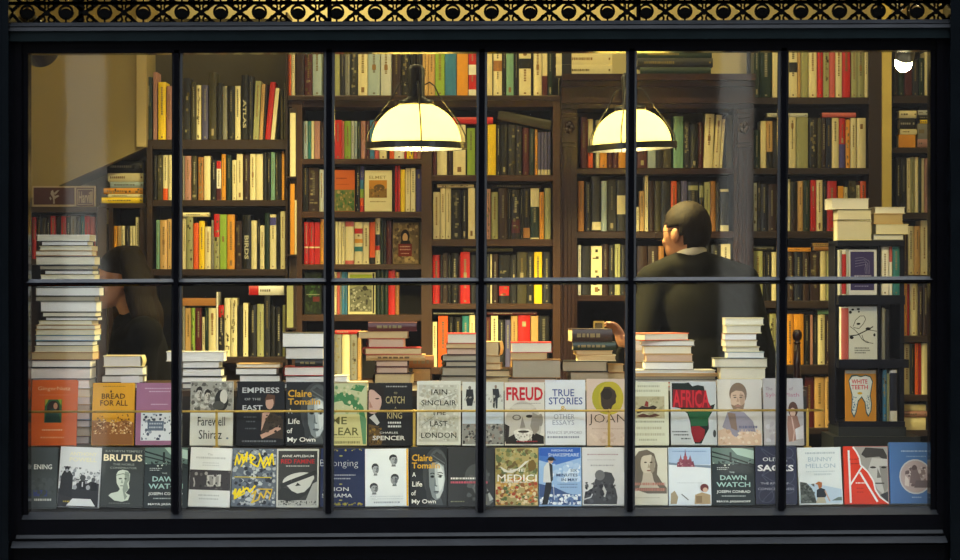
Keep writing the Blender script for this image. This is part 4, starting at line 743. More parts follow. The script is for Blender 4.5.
FRONT = [
 (13, 56.4, 447.5, '434A4D', 'slate grey book beside the window jamb, white capitals', [('t', 'ENING', .665, .68, .42, .08, 'DDE0DE', .015), ('r', .46, .20, .78, .30, '33407A'), ('d', .48, .125, .88, .035, 'C2C6C4'), ('s', .4, .2, .98, .5, 10, ['3C4346', '4A5154'], .09, 2)], 0),
 (56.6, 98.6, 448, 'D3D6DB', 'pale book with a dark crowd photograph and a white path', [('s', .02, .42, .98, .66, 26, ['8A8E96', 'BEC2C8', '6A6E76'], .06, 8), ('p', [(.0, .0), (.98, .0), (.98, .40), (.80, .44), (.70, .40), (.58, .46), (.46, .42), (.36, .30), (.0, .30)], '2C2E34'), ('p', [(.02, .20), (.06, .52), (.12, .60), (.26, .60), (.34, .52), (.34, .16)], '26282E'), ('e', .19, .635, .055, .04, '34363C'), ('r', .11, .65, .27, .67, '26282E'), ('e', .58, .49, .07, .05, '44464C'), ('e', .40, .46, .04, .03, '8E9098'), ('e', .84, .46, .05, .04, '54565C'), ('e', .46, .43, .035, .03, 'A8AAB2'), ('r', .42, .45, .50, .465, '2C2E34'), ('e', .66, .42, .035, .03, '8E9098'), ('r', .62, .44, .71, .455, '2C2E34'), ('e', .93, .43, .035, .03, 'A0A2AA'), ('e', .19, .60, .035, .03, '9A9CA4'), ('p', [(.50, .30), (.52, .44), (.64, .44), (.66, .30)], '1E2026'), ('p', [(.78, .28), (.80, .42), (.92, .42), (.95, .28)], '1C1E24'), ('l', [(.58, .42), (.58, .34)], .03, 'C8CAD0'), ('e', .40, .33, .05, .04, '9EA0A8'), ('e', .72, .33, .05, .04, '9EA0A8'), ('p', [(.22, .02), (.36, .14), (.80, .14), (.92, .02)], 'DDE0E6'), ('t', 'ANTHONY', .56, .885, .66, .06, 'E6E2C2', .015), ('t', 'POWELL', .56, .79, .66, .07, 'E6E2C2', .015), ('d', .14, .075, .3, .025, 'A89A40')], 2.2),
 (99, 142.6, 448, '3A3F40', 'charcoal book with a white marble bust and cream capitals', [('t', 'KATHRYN TEMPEST', .52, .935, .86, .035, '8E9490'), ('t', 'BRUTUS', .50, .825, .90, .115, 'F0E4C2', .025), ('t', 'THE NOBLE', .52, .715, .50, .035, '8E9490'), ('t', 'CONSPIRATOR', .52, .655, .62, .035, '8E9490'), ('p', [(.36, .54), (.40, .60), (.50, .625), (.62, .61), (.68, .56), (.68, .46), (.66, .40), (.68, .32), (.60, .24), (.70, .20), (.66, .12), (.52, .09), (.34, .11), (.20, .19), (.26, .23), (.42, .26), (.46, .30), (.38, .40)], 'CDD6CA'), ('p', [(.56, .60), (.66, .58), (.68, .46), (.62, .40), (.66, .30), (.58, .24), (.64, .18), (.58, .12), (.52, .3), (.56, .44)], '8E9A90'), ('l', [(.36, .53), (.52, .56), (.66, .53)], .02, '7A867C'), ('e', .46, .475, .04, .012, '4A524C'), ('e', .58, .475, .03, .012, '4A524C'), ('p', [(.50, .47), (.53, .40), (.47, .40)], '98A49A'), ('l', [(.46, .355), (.54, .355)], .018, '5A625C'), ('d', .22, .055, .72, .018, '6A706C')], 1.2),
 (143.4, 187, 447.5, '2A3337', 'dark teal book with a harbour scene, behind the first mullion', dawn, 0),
 (187.6, 229.6, 448.5, 'DBDEE0', 'white book with a dark photographic band across its middle', [('t', 'The', .47, .885, .12, .035, 'A8ACB0'), ('d', .14, .81, .86, .03, 'B4B8BC'), ('d', .3, .73, .7, .018, 'C0C4C8'), ('d', .3, .69, .7, .018, 'C0C4C8'), ('r', .004, .28, .996, .62, '39363A'), ('p', [(.42, .34), (.42, .53), (.76, .55), (.76, .35)], 'B8B6B4'), ('r', .48, .36, .58, .52, '8A8888'), ('r', .63, .36, .71, .52, '8A8888'), ('s', .02, .29, .98, .61, 14, ['4A464A', '2A282C', '5E5A5C'], .05, 5), ('l', [(.10, .48), (.13, .40), (.12, .33)], .03, 'A8A4A4'), ('e', .16, .55, .04, .03, '8A8686'), ('e', .40, .56, .04, .03, 'A09C9C'), ('d', .24, .18, .74, .022, 'B0B4B8'), ('d', .26, .12, .72, .022, 'B0B4B8')], 2.0),
 (230.6, 275.4, 449, '5E6878', 'blue-grey crowded photograph book with yellow brush lettering', [('s', .01, .01, .99, .99, 110, ['3E4656', '8A94A2', 'BCC4CC', '2E3440', '6E7888', 'A8B0BA'], .07, 41), ('l', [(.06, .70), (.10, .88), (.15, .72), (.22, .90), (.25, .74), (.33, .94), (.32, .76)], .035, 'EBD31A'), ('l', [(.12, .92), (.30, .82), (.20, .68)], .025, 'EBD31A'), ('l', [(.60, .92), (.72, .66), (.90, .92), (.94, .72)], .03, 'EBD31A'), ('l', [(.06, .12), (.30, .22), (.26, .34)], .03, 'EBD31A'), ('l', [(.60, .30), (.92, .30), (.86, .12)], .025, 'D8B838'), ('l', [(.38, .88), (.44, .74), (.40, .90), (.52, .84), (.40, .76), (.58, .68), (.64, .84), (.70, .72), (.78, .86), (.84, .70), (.88, .86)], .035, 'EBD31A'), ('r', .06, .495, .9, .51, 'C9B830'), ('l', [(.04, .20), (.10, .30), (.08, .14), (.20, .30), (.16, .18), (.28, .28), (.36, .32), (.42, .24), (.54, .36)], .045, 'EBD31A'), ('l', [(.46, .20), (.56, .28), (.50, .10), (.46, .06), (.62, .12), (.66, .24), (.74, .14), (.80, .28), (.88, .22)], .035, 'D8B838')], 1.0),
 (276, 318.6, 449, 'C6C8C6', 'dark cover with a pale border, red capitals and a slanted pale oval', [('r', .035, .03, .965, .965, '3A3C3E'), ('r', .035, .03, .965, .12, 'B4B6B4'), ('s', .05, .03, .95, .11, 26, ['2E3032', '8A8C8C', '5A5C5C'], .03, 9), ('e', .52, .47, .38, .12, 'C9CAC8', 10), ('p', [(.08, .14), (.04, .26), (.12, .34), (.40, .30), (.70, .34), (.88, .42), (.80, .26), (.5, .12), (.25, .10)], '2C2E30'), ('p', [(.26, .36), (.86, .46), (.80, .36), (.66, .26), (.50, .235), (.36, .28)], 'C9CAC8'), ('l', [(.10, .36), (.36, .44), (.66, .52), (.94, .60)], .10, '2C2E30'), ('p', [(.44, .36), (.50, .42), (.58, .37)], '2C2E30'), ('p', [(.86, .40), (.965, .44), (.965, .12), (.7, .12)], 'A8AAAA'), ('t', 'ANNE APPLEBAUM', .50, .875, .76, .04, 'D6D8D6', .015), ('t', 'RED FAMINE', .50, .785, .80, .075, 'B02A30', .02), ('d', .22, .695, .78, .018, 'B8BAB8')], 0),
 (320, 364.6, 448.5, '1C2952', 'navy book with white script and gold flourishes', [('s', .1, .02, .98, .07, 14, ['A8A040', '8A8434'], .05, 3), ('s', .1, .95, .98, .99, 6, ['A8A040'], .03, 3), ('t', 'Belonging', .42, .73, .86, .15, 'D2D8E4', -.02), ('d', .2, .53, .8, .02, 'A0A8BC'), ('d', .24, .47, .68, .02, 'A0A8BC'), ('t', 'SIMON', .35, .30, .58, .065, 'DDE2EA', .0), ('t', 'SCHAMA', .38, .19, .68, .065, 'DDE2EA', .0), ('e', .46, .87, .04, .012, '9A9A60'), ('e', .46, .385, .04, .012, '9A9A60'), ('e', .46, .11, .04, .012, '9A9A60')], 0),
 (365, 408.8, 449, 'DCE4EC', 'white book with four small grey heads and a yellow edge', [('r', .955, .004, .996, .996, 'D9A81E'), ('f', .66, .80, .085, .085, '9AA0A8', '6A7078', '34383E', .5), ('f', .24, .645, .075, .085, 'A0A6AE', '70767E', '34383E', .4), ('f', .68, .46, .085, .085, '8A9098', '5E646C', '34383E', -.3), ('f', .21, .31, .085, .08, '9AA0A8', '6A7078', '34383E', .4), ('d', .12, .165, .88, .008, 'A8B4C4'), ('d', .12, .12, .88, .008, 'A8B4C4'), ('d', .2, .05, .8, .028, '9AA6B6')], -.6),
 (410, 447.2, 447, '24282D', 'dark book with a pale half-lit face and gold lettering on the lower shelf', claire, 0),
 (447.8, 494.6, 447.5, '34373B', 'dark grey book with faint face and white and pink lettering', [('e', .62, .50, .26, .22, '4E5256'), ('p', [(.45, .44), (.7, .40), (.98, .08), (.9, .02), (.70, .02)], '6E7276'), ('p', [(.84, .3), (.98, .12), (.90, .08)], 'B6BABC'), ('s', .4, .05, .9, .6, 14, ['44484C', '5A5E62', '2E3134'], .08, 12), ('d', .06, .455, .70, .03, 'E2E4E4'), ('d', .06, .385, .86, .035, 'C8586E'), ('d', .06, .07, .36, .016, '8A8E72')], 0),
 (495.2, 538.4, 448, 'A89A66', 'busy painted procession cover with tall white capitals', [('s', .01, .5, .99, .99, 70, ['7A7A4A', '9A8A50', '5E6A48', 'B4A878', '6A5A38', '8E9468'], .09, 51), ('s', .01, .01, .99, .48, 90, ['B8783A', 'D8BE88', '8A5A30', 'C9A050', '5A6A40', 'A8482E', 'E0D0A8'], .07, 52), ('p', [(.10, .68), (.30, .60), (.52, .64), (.70, .76), (.80, .78), (.62, .66), (.40, .56), (.2, .58)], 'D8D6CE'), ('e', .86, .69, .10, .09, '6E5A2E'), ('t', 'THE', .50, .61, .40, .05, 'DAD8D0'), ('t', 'MEDICI', .51, .475, .92, .12, 'F0EEE8', .0), ('d', .12, .39, .8, .022, 'C8C4B8')], 0),
 (538.8, 582, 447.5, '8FB0DE', 'blue sky cover with a man in a hat and white jacket seen from behind', [('p', [(.0, .78), (.4, .70), (.98, .82), (.98, .996), (.0, .996)], '3E6CC0'), ('p', [(.0, .86), (.3, .84), (.98, .92), (.98, .99), (.0, .99)], '2C58B0'), ('s', .3, .4, .98, .75, 16, ['B8CEEC', 'A4BEE4', 'D0E0F4'], .12, 7), ('p', [(.0, .02), (.98, .02), (.98, .16), (.66, .22), (.36, .32), (.0, .38)], '3A5488'), ('s', .02, .02, .98, .20, 40, ['D8E2F0', 'A8BCDC', '5A74A8', 'E6EEF8'], .06, 33), ('p', [(.07, .02), (.12, .20), (.16, .40), (.30, .42), (.30, .30), (.24, .16), (.20, .02)], '22262E'), ('p', [(.10, .40), (.12, .66), (.20, .74), (.30, .74), (.32, .60), (.30, .40)], 'C9CCD2'), ('p', [(.24, .74), (.32, .70), (.33, .44), (.28, .40), (.26, .56)], '2A2E36'), ('e', .28, .765, .06, .04, 'B89A8A'), ('r', .18, .775, .40, .79, '22262E'), ('e', .29, .80, .08, .035, '22262E'), ('l', [(.34, .36), (.36, .10)], .01, 'D8DCE2'), ('t', 'NICHOLAS', .55, .945, .5, .035, 'BBD0F0'), ('t', 'SHAKESPEARE', .58, .87, .72, .055, 'BBD0F0'), ('t', 'SIX', .82, .605, .16, .045, '2A3A66', .015), ('t', 'MINUTES', .66, .525, .50, .05, '2A3A66', .015), ('t', 'IN MAY', .72, .445, .38, .05, '2A3A66', .015), ('d', .44, .36, .9, .014, '5A6E9A'), ('d', .5, .31, .9, .014, '5A6E9A')], 0),
 (582.4, 624.6, 447.5, 'CACCD4', 'pale grey book with a dark rider on a horse seen from behind', [('p', [(.02, .04), (.06, .22), (.24, .30), (.30, .44), (.40, .55), (.56, .58), (.70, .56), (.78, .44), (.74, .36), (.80, .28), (.84, .14), (.82, .02), (.04, .02)], '44464E'), ('e', .42, .52, .12, .09, '6A6C72'), ('p', [(.46, .18), (.50, .36), (.58, .24), (.54, .14)], 'B8BAC0'), ('s', .06, .04, .8, .4, 22, ['34363E', '54565E', '2A2C34'], .07, 17), ('l', [(.02, .10), (.2, .14), (.24, .2)], .03, 'B0B2BA'), ('d', .12, .865, .86, .022, 'A08C96'), ('d', .12, .775, .80, .018, 'B4B6C0'), ('d', .2, .675, .76, .025, '9A9CA6')], 0),
 (627, 668.2, 448, 'D8D6C9', 'sepia portrait of a long-haired woman on a cream cover', [('p', [(.20, .60), (.16, .80), (.30, .94), (.50, .97), (.68, .90), (.76, .70), (.74, .54), (.86, .40), (.98, .30), (.98, .10), (.5, .2), (.1, .3), (.16, .44)], '6E665C'), ('e', .52, .72, .18, .20, 'CFC6B6'), ('p', [(.62, .88), (.70, .80), (.68, .60), (.60, .54), (.56, .66), (.60, .78)], '9A9082'), ('p', [(.28, .78), (.36, .92), (.56, .94), (.70, .82), (.60, .88), (.42, .86)], '6E665C'), ('p', [(.40, .56), (.62, .56), (.66, .42), (.80, .30), (.30, .30), (.38, .44)], 'C2B8A8'), ('e', .46, .745, .035, .012, '4A4238'), ('e', .60, .745, .035, .012, '4A4238'), ('p', [(.54, .73), (.58, .65), (.51, .65)], 'A89C8C'), ('e', .54, .60, .05, .012, '8A5E54'), ('d', .12, .345, .94, .045, 'B87C70'), ('d', .12, .245, .94, .05, 'B87C70'), ('r', .004, .004, .996, .20, 'D8D6C9'), ('d', .18, .12, .8, .014, 'B0AC9C')], 0),
 (668.8, 711.8, 447.5, 'DEE6F0', 'snowy cover with a red domed building under a pale blue sky', [('r', .004, .70, .996, .996, 'A9C0E0'), ('p', [(.0, .70), (.996, .64), (.996, .69), (.5, .70), (.0, .74)], '7A8CA4'), ('p', [(.20, .66), (.21, .74), (.26, .76), (.29, .88), (.32, .78), (.37, .80), (.40, .98), (.43, .80), (.48, .78), (.515, .87), (.55, .76), (.60, .73), (.62, .66)], '8A4A5E'), ('e', .29, .78, .04, .03, '9A5A6A'), ('e', .40, .82, .045, .04, 'A85A64'), ('e', .51, .78, .04, .03, '9A5A6A'), ('s', .22, .66, .6, .78, 12, ['6A3A4E', 'B88A94', '7A4454'], .03, 6), ('d', .1, .92, .9, .02, '7E98C0'), ('d', .2, .38, .8, .01, 'B8C2CE'), ('p', [(.04, .02), (.05, .20), (.14, .25), (.22, .14), (.18, .02)], 'A89A80'), ('p', [(.60, .02), (.62, .18), (.78, .22), (.98, .18), (.98, .02)], 'B09A78'), ('e', .84, .30, .10, .07, '6A2E30'), ('e', .86, .265, .06, .04, 'D0AE98'), ('r', .64, .04, .78, .16, '8A7458'), ('l', [(.30, .19), (.46, .09)], .02, '3A3E46')], 0),
 (712.4, 755.2, 448, '2A3337', 'dark teal book with a harbour scene, below the bearded portrait', dawn, 0),
 (756, 797.6, 446.5, '363A52', 'slate blue book with fine swirling lines and white capitals', [('l', [(.55 + .40 * math.cos(a / 3), .5 + .12 * math.sin(a / 2) + a * .012) for a in range(-30, 34)], .008, '6A6E86'), ('l', [(.25 + .18 * math.cos(a / 3.0), .15 + .12 * math.sin(a / 3.0)) for a in range(20)], .008, '6A6E86'), ('l', [(.75 + .18 * math.cos(a / 3.0), .88 + .10 * math.sin(a / 3.0)) for a in range(20)], .008, '6A6E86'), ('t', 'OLIVER', .48, .775, .60, .065, 'D6D8E2', .01), ('t', 'SACKS', .49, .625, .88, .11, 'EDEEF4', .03), ('t', 'THE RIVER OF', .46, .36, .68, .035, 'B8BACA', .01), ('t', 'CONSCIOUSNESS', .49, .265, .88, .04, 'A8AABC', .01)], 0),
 (799.4, 843.4, 448, 'E2E8E8', 'white book with pale blue lettering and a red-haired woman seen from behind', [('p', [(.0, .02), (.98, .02), (.98, .26), (.5, .34), (.04, .38)], 'BFD2E2'), ('p', [(.03, .02), (.03, .40), (.18, .38), (.30, .28), (.36, .16), (.40, .02)], '4E5450'), ('s', .03, .03, .36, .36, 22, ['3A403C', '6E746E', '5A605C'], .06, 4), ('p', [(.74, .06), (.90, .12), (.98, .12), (.98, .06)], '6A7A74'), ('p', [(.38, .02), (.42, .12), (.58, .12), (.62, .02)], 'BDB49C'), ('p', [(.40, .12), (.41, .25), (.50, .29), (.60, .26), (.63, .16), (.60, .12)], '2A3038'), ('l', [(.60, .24), (.66, .12), (.70, .05)], .03, 'C8A490'), ('p', [(.38, .36), (.46, .40), (.54, .38), (.53, .30), (.46, .27), (.44, .34)], 'B06A3A'), ('d', .18, .885, .86, .03, 'B4C0C6'), ('t', 'BUNNY', .52, .79, .56, .075, 'A4B8C6', .0), ('t', 'MELLON', .52, .675, .68, .075, 'A4B8C6', .0), ('d', .18, .565, .84, .02, 'C4CED2'), ('d', .36, .51, .76, .03, 'C4CED2')], -1.2),
 (844.4, 889.6, 446.5, 'D93A20', 'red book torn open onto a grey photograph of a face', [('p', [(.22, .996), (.30, .90), (.36, .80), (.38, .68), (.54, .56), (.66, .40), (.70, .24), (.80, .12), (.996, .0), (.996, .996)], '9A9690'), ('p', [(.40, .86), (.5, .98), (.90, .96), (.98, .84), (.98, .74), (.8, .82), (.5, .80)], '3E3A38'), ('p', [(.55, .60), (.64, .80), (.98, .78), (.98, .30), (.86, .18), (.74, .26)], 'BDB9B4'), ('p', [(.80, .66), (.98, .66), (.98, .28), (.9, .2), (.84, .4)], '8A8680'), ('e', .66, .635, .07, .018, '2E2A2A'), ('e', .90, .635, .06, .018, '2E2A2A'), ('p', [(.76, .62), (.84, .46), (.74, .45)], '706C68'), ('l', [(.70, .36), (.90, .36)], .03, '4A4644'), ('p', [(.80, .16), (.98, .22), (.98, .02)], '3A3A3C'), ('l', [(.22, .99), (.30, .90), (.36, .80), (.38, .68), (.54, .56), (.66, .40), (.70, .24), (.80, .12), (.99, .01)], .035, 'ECE8E4'), ('l', [(.12, .93), (.14, .02)], .045, 'ECE8E4'), ('l', [(.15, .34), (.42, .66)], .035, 'ECE8E4'), ('l', [(.36, .55), (.74, .04)], .045, 'ECE8E4'), ('t', 'KURT', .25, .775, .22, .022, '8A1C14'), ('d', .16, .69, .36, .018, '8A1C14'), ('d', .26, .355, .5, .02, 'F0D8D0'), ('d', .28, .265, .44, .016, 'A82A18'), ('d', .28, .2, .44, .016, 'A82A18')], 0),
 (890.4, 934, 442.5, '4A70A6', 'blue book with a pale oval picture of figures, beside the far jamb', [('e', .60, .44, .38, .285, 'C2C4CC'), ('e', .60, .44, .35, .262, 'B6A4A2'), ('s', .36, .28, .84, .6, 20, ['8A7674', 'CDBEBA', 'A48E8A', '6E5E60'], .07, 23), ('e', .58, .58, .06, .05, '5E4E4E'), ('p', [(.46, .34), (.50, .54), (.64, .56), (.72, .40), (.70, .30)], '7A686A'), ('p', [(.34, .30), (.36, .46), (.44, .40), (.44, .28)], 'D8CCC8'), ('p', [(.56, .26), (.9, .26), (.9, .38), (.6, .38)], '6A5C5E'), ('d', .28, .845, .9, .022, 'A9BEDA'), ('d', .4, .76, .85, .018, '8AA4C8'), ('d', .5, .095, .72, .018, '9AB2D4')], 0),
]
GT, GF = 'covers on the brass-railed shelf', 'covers on the lowest window shelf'
for i, (u0, u1, vtop, bg, lb, ops) in enumerate(TOP):
    face_out('display_book', 'book', lb, GT, u0 + .2, u1 - .3, vtop, ZT, .26, 12, bg, ops, .020 + .004 * (i % 3))
for i, (u0, u1, vtop, bg, lb, ops, tilt) in enumerate(FRONT):
    face_out('display_book', 'book', lb, GF, u0 + .2, u1 - .3, vtop, max(zs(u0), zs(u1)), .10 + .003 * (i % 2), 12, bg, ops, .020 + .004 * (i % 3), tilt)
# face-out books on the shelves behind
SHF = [
 (334.6, 354.8, 170, 211.6, 'C4622A', 'face-out book, orange above a green landscape, second cover bay', [('r', .004, .004, .996, .52, '6A7040'), ('s', .02, .02, .98, .5, 26, ['4A6A38', '8A7A44', 'A89060', '3E5A34'], .1, 3), ('d', .06, .78, .6, .03, '7A3414'), ('d', .06, .64, .7, .02, '9A4A1C')]),
 (364.4, 392, 170.5, 211.6, 'E6DDB0', 'face-out cream book with a small orange landscape picture', [('t', 'ELMET', .48, .83, .62, .075, 'A8986A'), ('r', .16, .33, .82, .76, 'C88A34'), ('r', .16, .33, .82, .55, '8A6A34'), ('e', .54, .58, .20, .08, '6A5434'), ('s', .18, .35, .80, .6, 12, ['7A5A2C', 'A87A3A', '5E4A2C'], .06, 8), ('d', .2, .22, .78, .03, 'A8986A')]),
 (392.4, 418.8, 222.5, 264.2, '6E5C40', 'face-out brown book with a dark-haired portrait over a maroon panel', [('s', .02, .02, .98, .98, 36, ['8A7450', '5A4A34', 'A08A5E', '4A3C2C'], .12, 6), ('e', .48, .66, .17, .17, '1E1814'), ('e', .48, .63, .10, .11, 'C9A070'), ('p', [(.32, .56), (.66, .56), (.74, .42), (.26, .42)], '241E1A'), ('r', .22, .18, .74, .48, '6A241E'), ('d', .28, .40, .68, .03, 'C0907A'), ('d', .28, .33, .68, .03, 'C0907A'), ('d', .32, .24, .64, .02, 'C0907A')]),
 (304.4, 321.4, 272.5, 314.5, '1E2419', 'face-out dark book with green landscape, lower cover bay', [('s', .04, .4, .96, .96, 16, ['2E4A24', '3E5A2C', '22301C'], .14, 3), ('d', .1, .46, .9, .02, '9A9A7A'), ('r', .5, .30, .9, .42, '5A2420'), ('s', .04, .04, .96, .3, 10, ['2A3420', '343E26'], .12, 5)]),
 (347.8, 375.4, 272.5, 314.5, 'CFC89A', 'face-out grey photograph book with yellow-green sky', [('r', .06, .52, .88, .95, '9AA838'), ('r', .06, .06, .88, .72, '8A8A66'), ('p', [(.06, .60), (.4, .68), (.88, .58), (.88, .06), (.06, .06)], '6A6A58'), ('s', .08, .08, .86, .6, 24, ['4A4A40', '8E8E7E', 'A8A898', '3A3A34'], .07, 12), ('e', .62, .62, .09, .06, '2E2E2A'), ('r', .90, .02, .97, .98, '3A3A34')]),
]
for u0, u1, v0, vbase, bg, lb, ops in SHF:
    face_out('face_out_book', 'book', lb, 'face-out covers on the long bookcase', u0 + .2, u1 - .2, v0, PZ(vbase, YS), YS - .006, 3, bg, ops, .018)

# brass rail holding the upper row
brass = mat('aged_brass', 'C0A04A', rough=.4, vary=.2, scale=40, metal=.5)
rl = empty('brass_rail', (0, .232, ZT)); tag(rl, 'slim brass rail across the upper row of covers, on four posts', 'rail'); inv = Matrix.Translation(-Vector(rl.location))
def zr(u): return PZ(411.8 - 1.6 * (u - 28) / 800, .232)
mb = MB(); mb.tube([(PX(u, .232), .232, zr(u)) for u in (24, 250, 480, 650, 823)], .0042, brass); o = mb.build('rod', rl); o.matrix_parent_inverse = inv
for u in (216.6, 414.2, 609, 807.6):
    mb = MB(); mb.box((PX(u, .232) - .0045, .2305, ZT), (PX(u, .232) + .0045, .2365, zr(u) + .002), brass); mb.box((PX(u, .232) - .012, .212, ZT), (PX(u, .232) + .012, .25, ZT + .003), brass); mb.ell((PX(u, .232), .232, zr(u)), (.0065,) * 3, brass, 10, 6)
    o = mb.build('post', rl); o.matrix_parent_inverse = inv

# ------------------------------------------------------------------ horizontal stacks
def flat_book(x0, x1, z0, z1, Y, d, col, page, mode, yaw, label, group):
    w, h = x1 - x0, z1 - z0 - .0004; t = min(.0026, h * .16); cm = bookmat(col)
    pm = {'w': whitepaper(), 'c': paper(), 'a': tanpaper(), 'g': mat('grey_page_paper', 'A89E88', rough=.9, vary=.16, scale=260, stretch=(.3, .3, 6)), 'p': mat('pinkish_page_paper', 'C9AC96', rough=.9, vary=.16, scale=260, stretch=(.3, .3, 6))}[page]
    mb = MB(); a, b = -w / 2, w / 2
    mb.box((a, 0, 0), (b, d, t), cm); mb.box((a, 0, h - t), (b, d, h), cm)
    pb = [a + .003, .004, b - .003, d - .002]
    if mode == 'f': mb.box((a, d - t, t), (b, d, h - t), cm); pb[3] = d - t
    elif mode == 's':
        n = 5; V = []
        for i in range(n + 1):
            ang = math.pi * i / n; V.append((-.004 * math.sin(ang), t + (h - 2 * t) * i / n))
        VV = [(x, y, z) for x in (a, b) for y, z in V]
        mb.add(VV, [(i, n + 1 + i, n + 2 + i, i + 1) for i in range(n)], cm, True)
        rng = random.Random(int(x0 * 1e4)); mk = ink('8A7C58') if col in DARKS else ink('6A5438'); x = a + w * rng.uniform(.1, .2)
        while x < a + w * .7:
            q = rng.uniform(.008, .02); mb.add([(x, -.0046, h * .36), (x + q, -.0046, h * .36), (x + q, -.0046, h * .66), (x, -.0046, h * .66)], [(0, 1, 2, 3)], mk); x += q + .005
    else:
        s = -1 if mode == 'l' else 1; n = 6; V = []
        for i in range(n + 1):
            ang = math.pi * i / n; V.append(((a if s < 0 else b) + s * .006 * math.sin(ang), h * i / n))
        VV = [(x, y, z) for y in (0, d) for x, z in V]
        mb.add(VV, [(i, i + 1, n + 2 + i, n + 1 + i) for i in range(n)], cm, True)
    o = mb.build('stacked_book', None, ((x0 + x1) / 2, Y, z0), (0, 0, yaw)); tag(o, unique(label), 'book', group)
    MB().box((pb[0], pb[1], t), (pb[2], pb[3], h - t), pm).build('page_block', o)
    return o
PAGE = {'w': 'white', 'c': 'cream', 'a': 'aged tan', 'g': 'grey', 'p': 'pinkish'}
STACKS = [
 ('tallest stack by the jamb', .42, .15, '''36-90:234.5:W:c 41-88:240.8:K:w 39-92:245.8:C:c 35-92.5:250.4:t:c 35-95:256:W:c 39-93:265.2:K:g 44-93:270:D:w 40-95:274.6:C:c 37-96:280:W:w 35-100:287:W:w 35-95:296.2:E:g 40-97:301.4:W:w 42-96:312:E:c 45-98:317:K:w
  38-92.5:320.6:C:c 35.5-95.5:324.8:t:c 35-95:329.6:C:c 35-95:335:B:w 35-93:341:W:w 34-93:346:C:c 30.5-93:352.2:t:a 31-91:360:N:w 30-91:367.6:W:w 33-90:379.2:b:w 32-90:388.6:C:c 34-90:397:W:w 33-90:404.4:k:c 32-90:411.4:B:w 33-90:420:K:w 32-90:427.4:C:c 33-89:436:W:w''', 444.2),
 ('low stack before the woman', .50, .14, '103-141:355.6:C:w:r 104-143:366.8:W:w 101-143:375.6:K:w 103-142:382.8:W:w', 388.8),
 ('stack behind the first mullion', .50, .14, '166-224.6:351.6:W:w::2 182-219.4:361.4:K:w::-1 182-221.6:368.4:W:w 180-222.6:376.6:K:w::-2 182-221:383:W:w', 388.8),
 ('stack above the gowned cover', .50, .14, '236-280:363.6:k:c 235-277:368:K:w 239-280:375:W:w 236-279:382.4:K:w', 388.8),
 ('stack beside the second mullion', .54, .15, '282-324:332.6:K:w::3 285-323.6:347.4:W:w 295-323:359.4:K:g:s 284-331:366.6:R:w:l 285-332:375.8:W:w 283-331:383.2:K:w', 388.45),
 ('pile past the second mullion', .56, .13, '333.6-347.6:375.6:W:w 334-367:382:C:c', 388.2),
 ('colourful stack under larger lamp', .95, .16, '368-416.5:322.4:M:c:s 358-408:331.4:k:a:l 368-404:338.4:R:p:l 365-422:347.6:R:a:l 366-425:354.6:k:a:s 376-408:360.6:M:p:l 376-408:366.8:M:p:l 374-411:373.4:n:a:l', 384.4),
 ('tan pair beside the colourful stack', 1.20, .15, '409-434:356:t:a:s 412-431:368:n:a', 382.1),
 ('hardback stack near middle mullion', .92, .16, '447-477.5:333.4:R:c:l 445.4-477.5:343.6:k:a 446.5-478:348.4:M:p 442-478:354.8:K:g:l 445.6-478:361.2:K:g:l 442-478:366.8:K:g:l 440.6-477:376:E:g:l', 384.6),
 ('brown stack past middle mullion', 1.02, .16, '480-499:341.6:k:a:r 480-500.6:355.6:k:a 479-501:363.2:t:a 479-510.4:370:E:a 480-509:377:k:a', 383.7),
 ('stack above the red-lettered cover', 1.00, .16, '511-552:342.2:R:c:r 510.6-547:352.8:k:a 512-561:359.6:t:g:l 508-556:378:E:p', 383.9),
 ('stack at the man\'s hand', 1.24, .17, '572-612.6:329:n:a:s 573-616:342:G:a:s 576-613:350.4:k:a 576.6-616:355:C:a 562-607:361:K:g:l:-4 570-609:371.6:K:g:l', 381.7),
 ('tan pair below the man\'s hand', 1.30, .12, '607.6-624:364:k:a 607-625:372.4:t:a', 381.2),
 ('mixed stack before the man', .74, .15, '642-692:333:O:c::24 642-695:340.4:W:w 644-692:346:k:c 646-693:354.2:k:p 644-694:362:W:w', 369.8),
 ('cream pile half behind a mullion', 1.00, .10, '627-646:340:C:c 626-645:351:C:c 628-646:362:k:c 627-645:373:C:c', 383.9),
 ('tall cream stack before the man', .58, .14, '724.5-764:317.8:C:c 726-761.6:325.2:C:c 724.4-757:333.4:W:w 725-757.6:340.4:C:c 725.6-760:346.6:C:c 727-764.6:351.8:b:w 714-768:358.2:E:c 720-766:367.6:C:c 722-765:379.2:W:w', 388),
 ('cream pile on the spinner', 1.55, .14, '831.6-869.6:198.2:W:w:::5 837.4-872:209.2:W:c 837-872:220.2:C:c', 240.2),
 ('tan pile on the spinner', 1.55, .14, '875-905.6:206.8:W:w 873.6-903.4:213.4:k:a 875.6-909:223.8:C:c 873.4-904:234.2:S:w', 240.2),
]
MAGS = ('the pile before the man', .70, .17, '630-716:370.2:W:w 633-718:373.4:A:a 631-716:376.4:S:g 632-717:379.4:W:w 630-716:382.6:O:c', 386.75)
zshift = 0
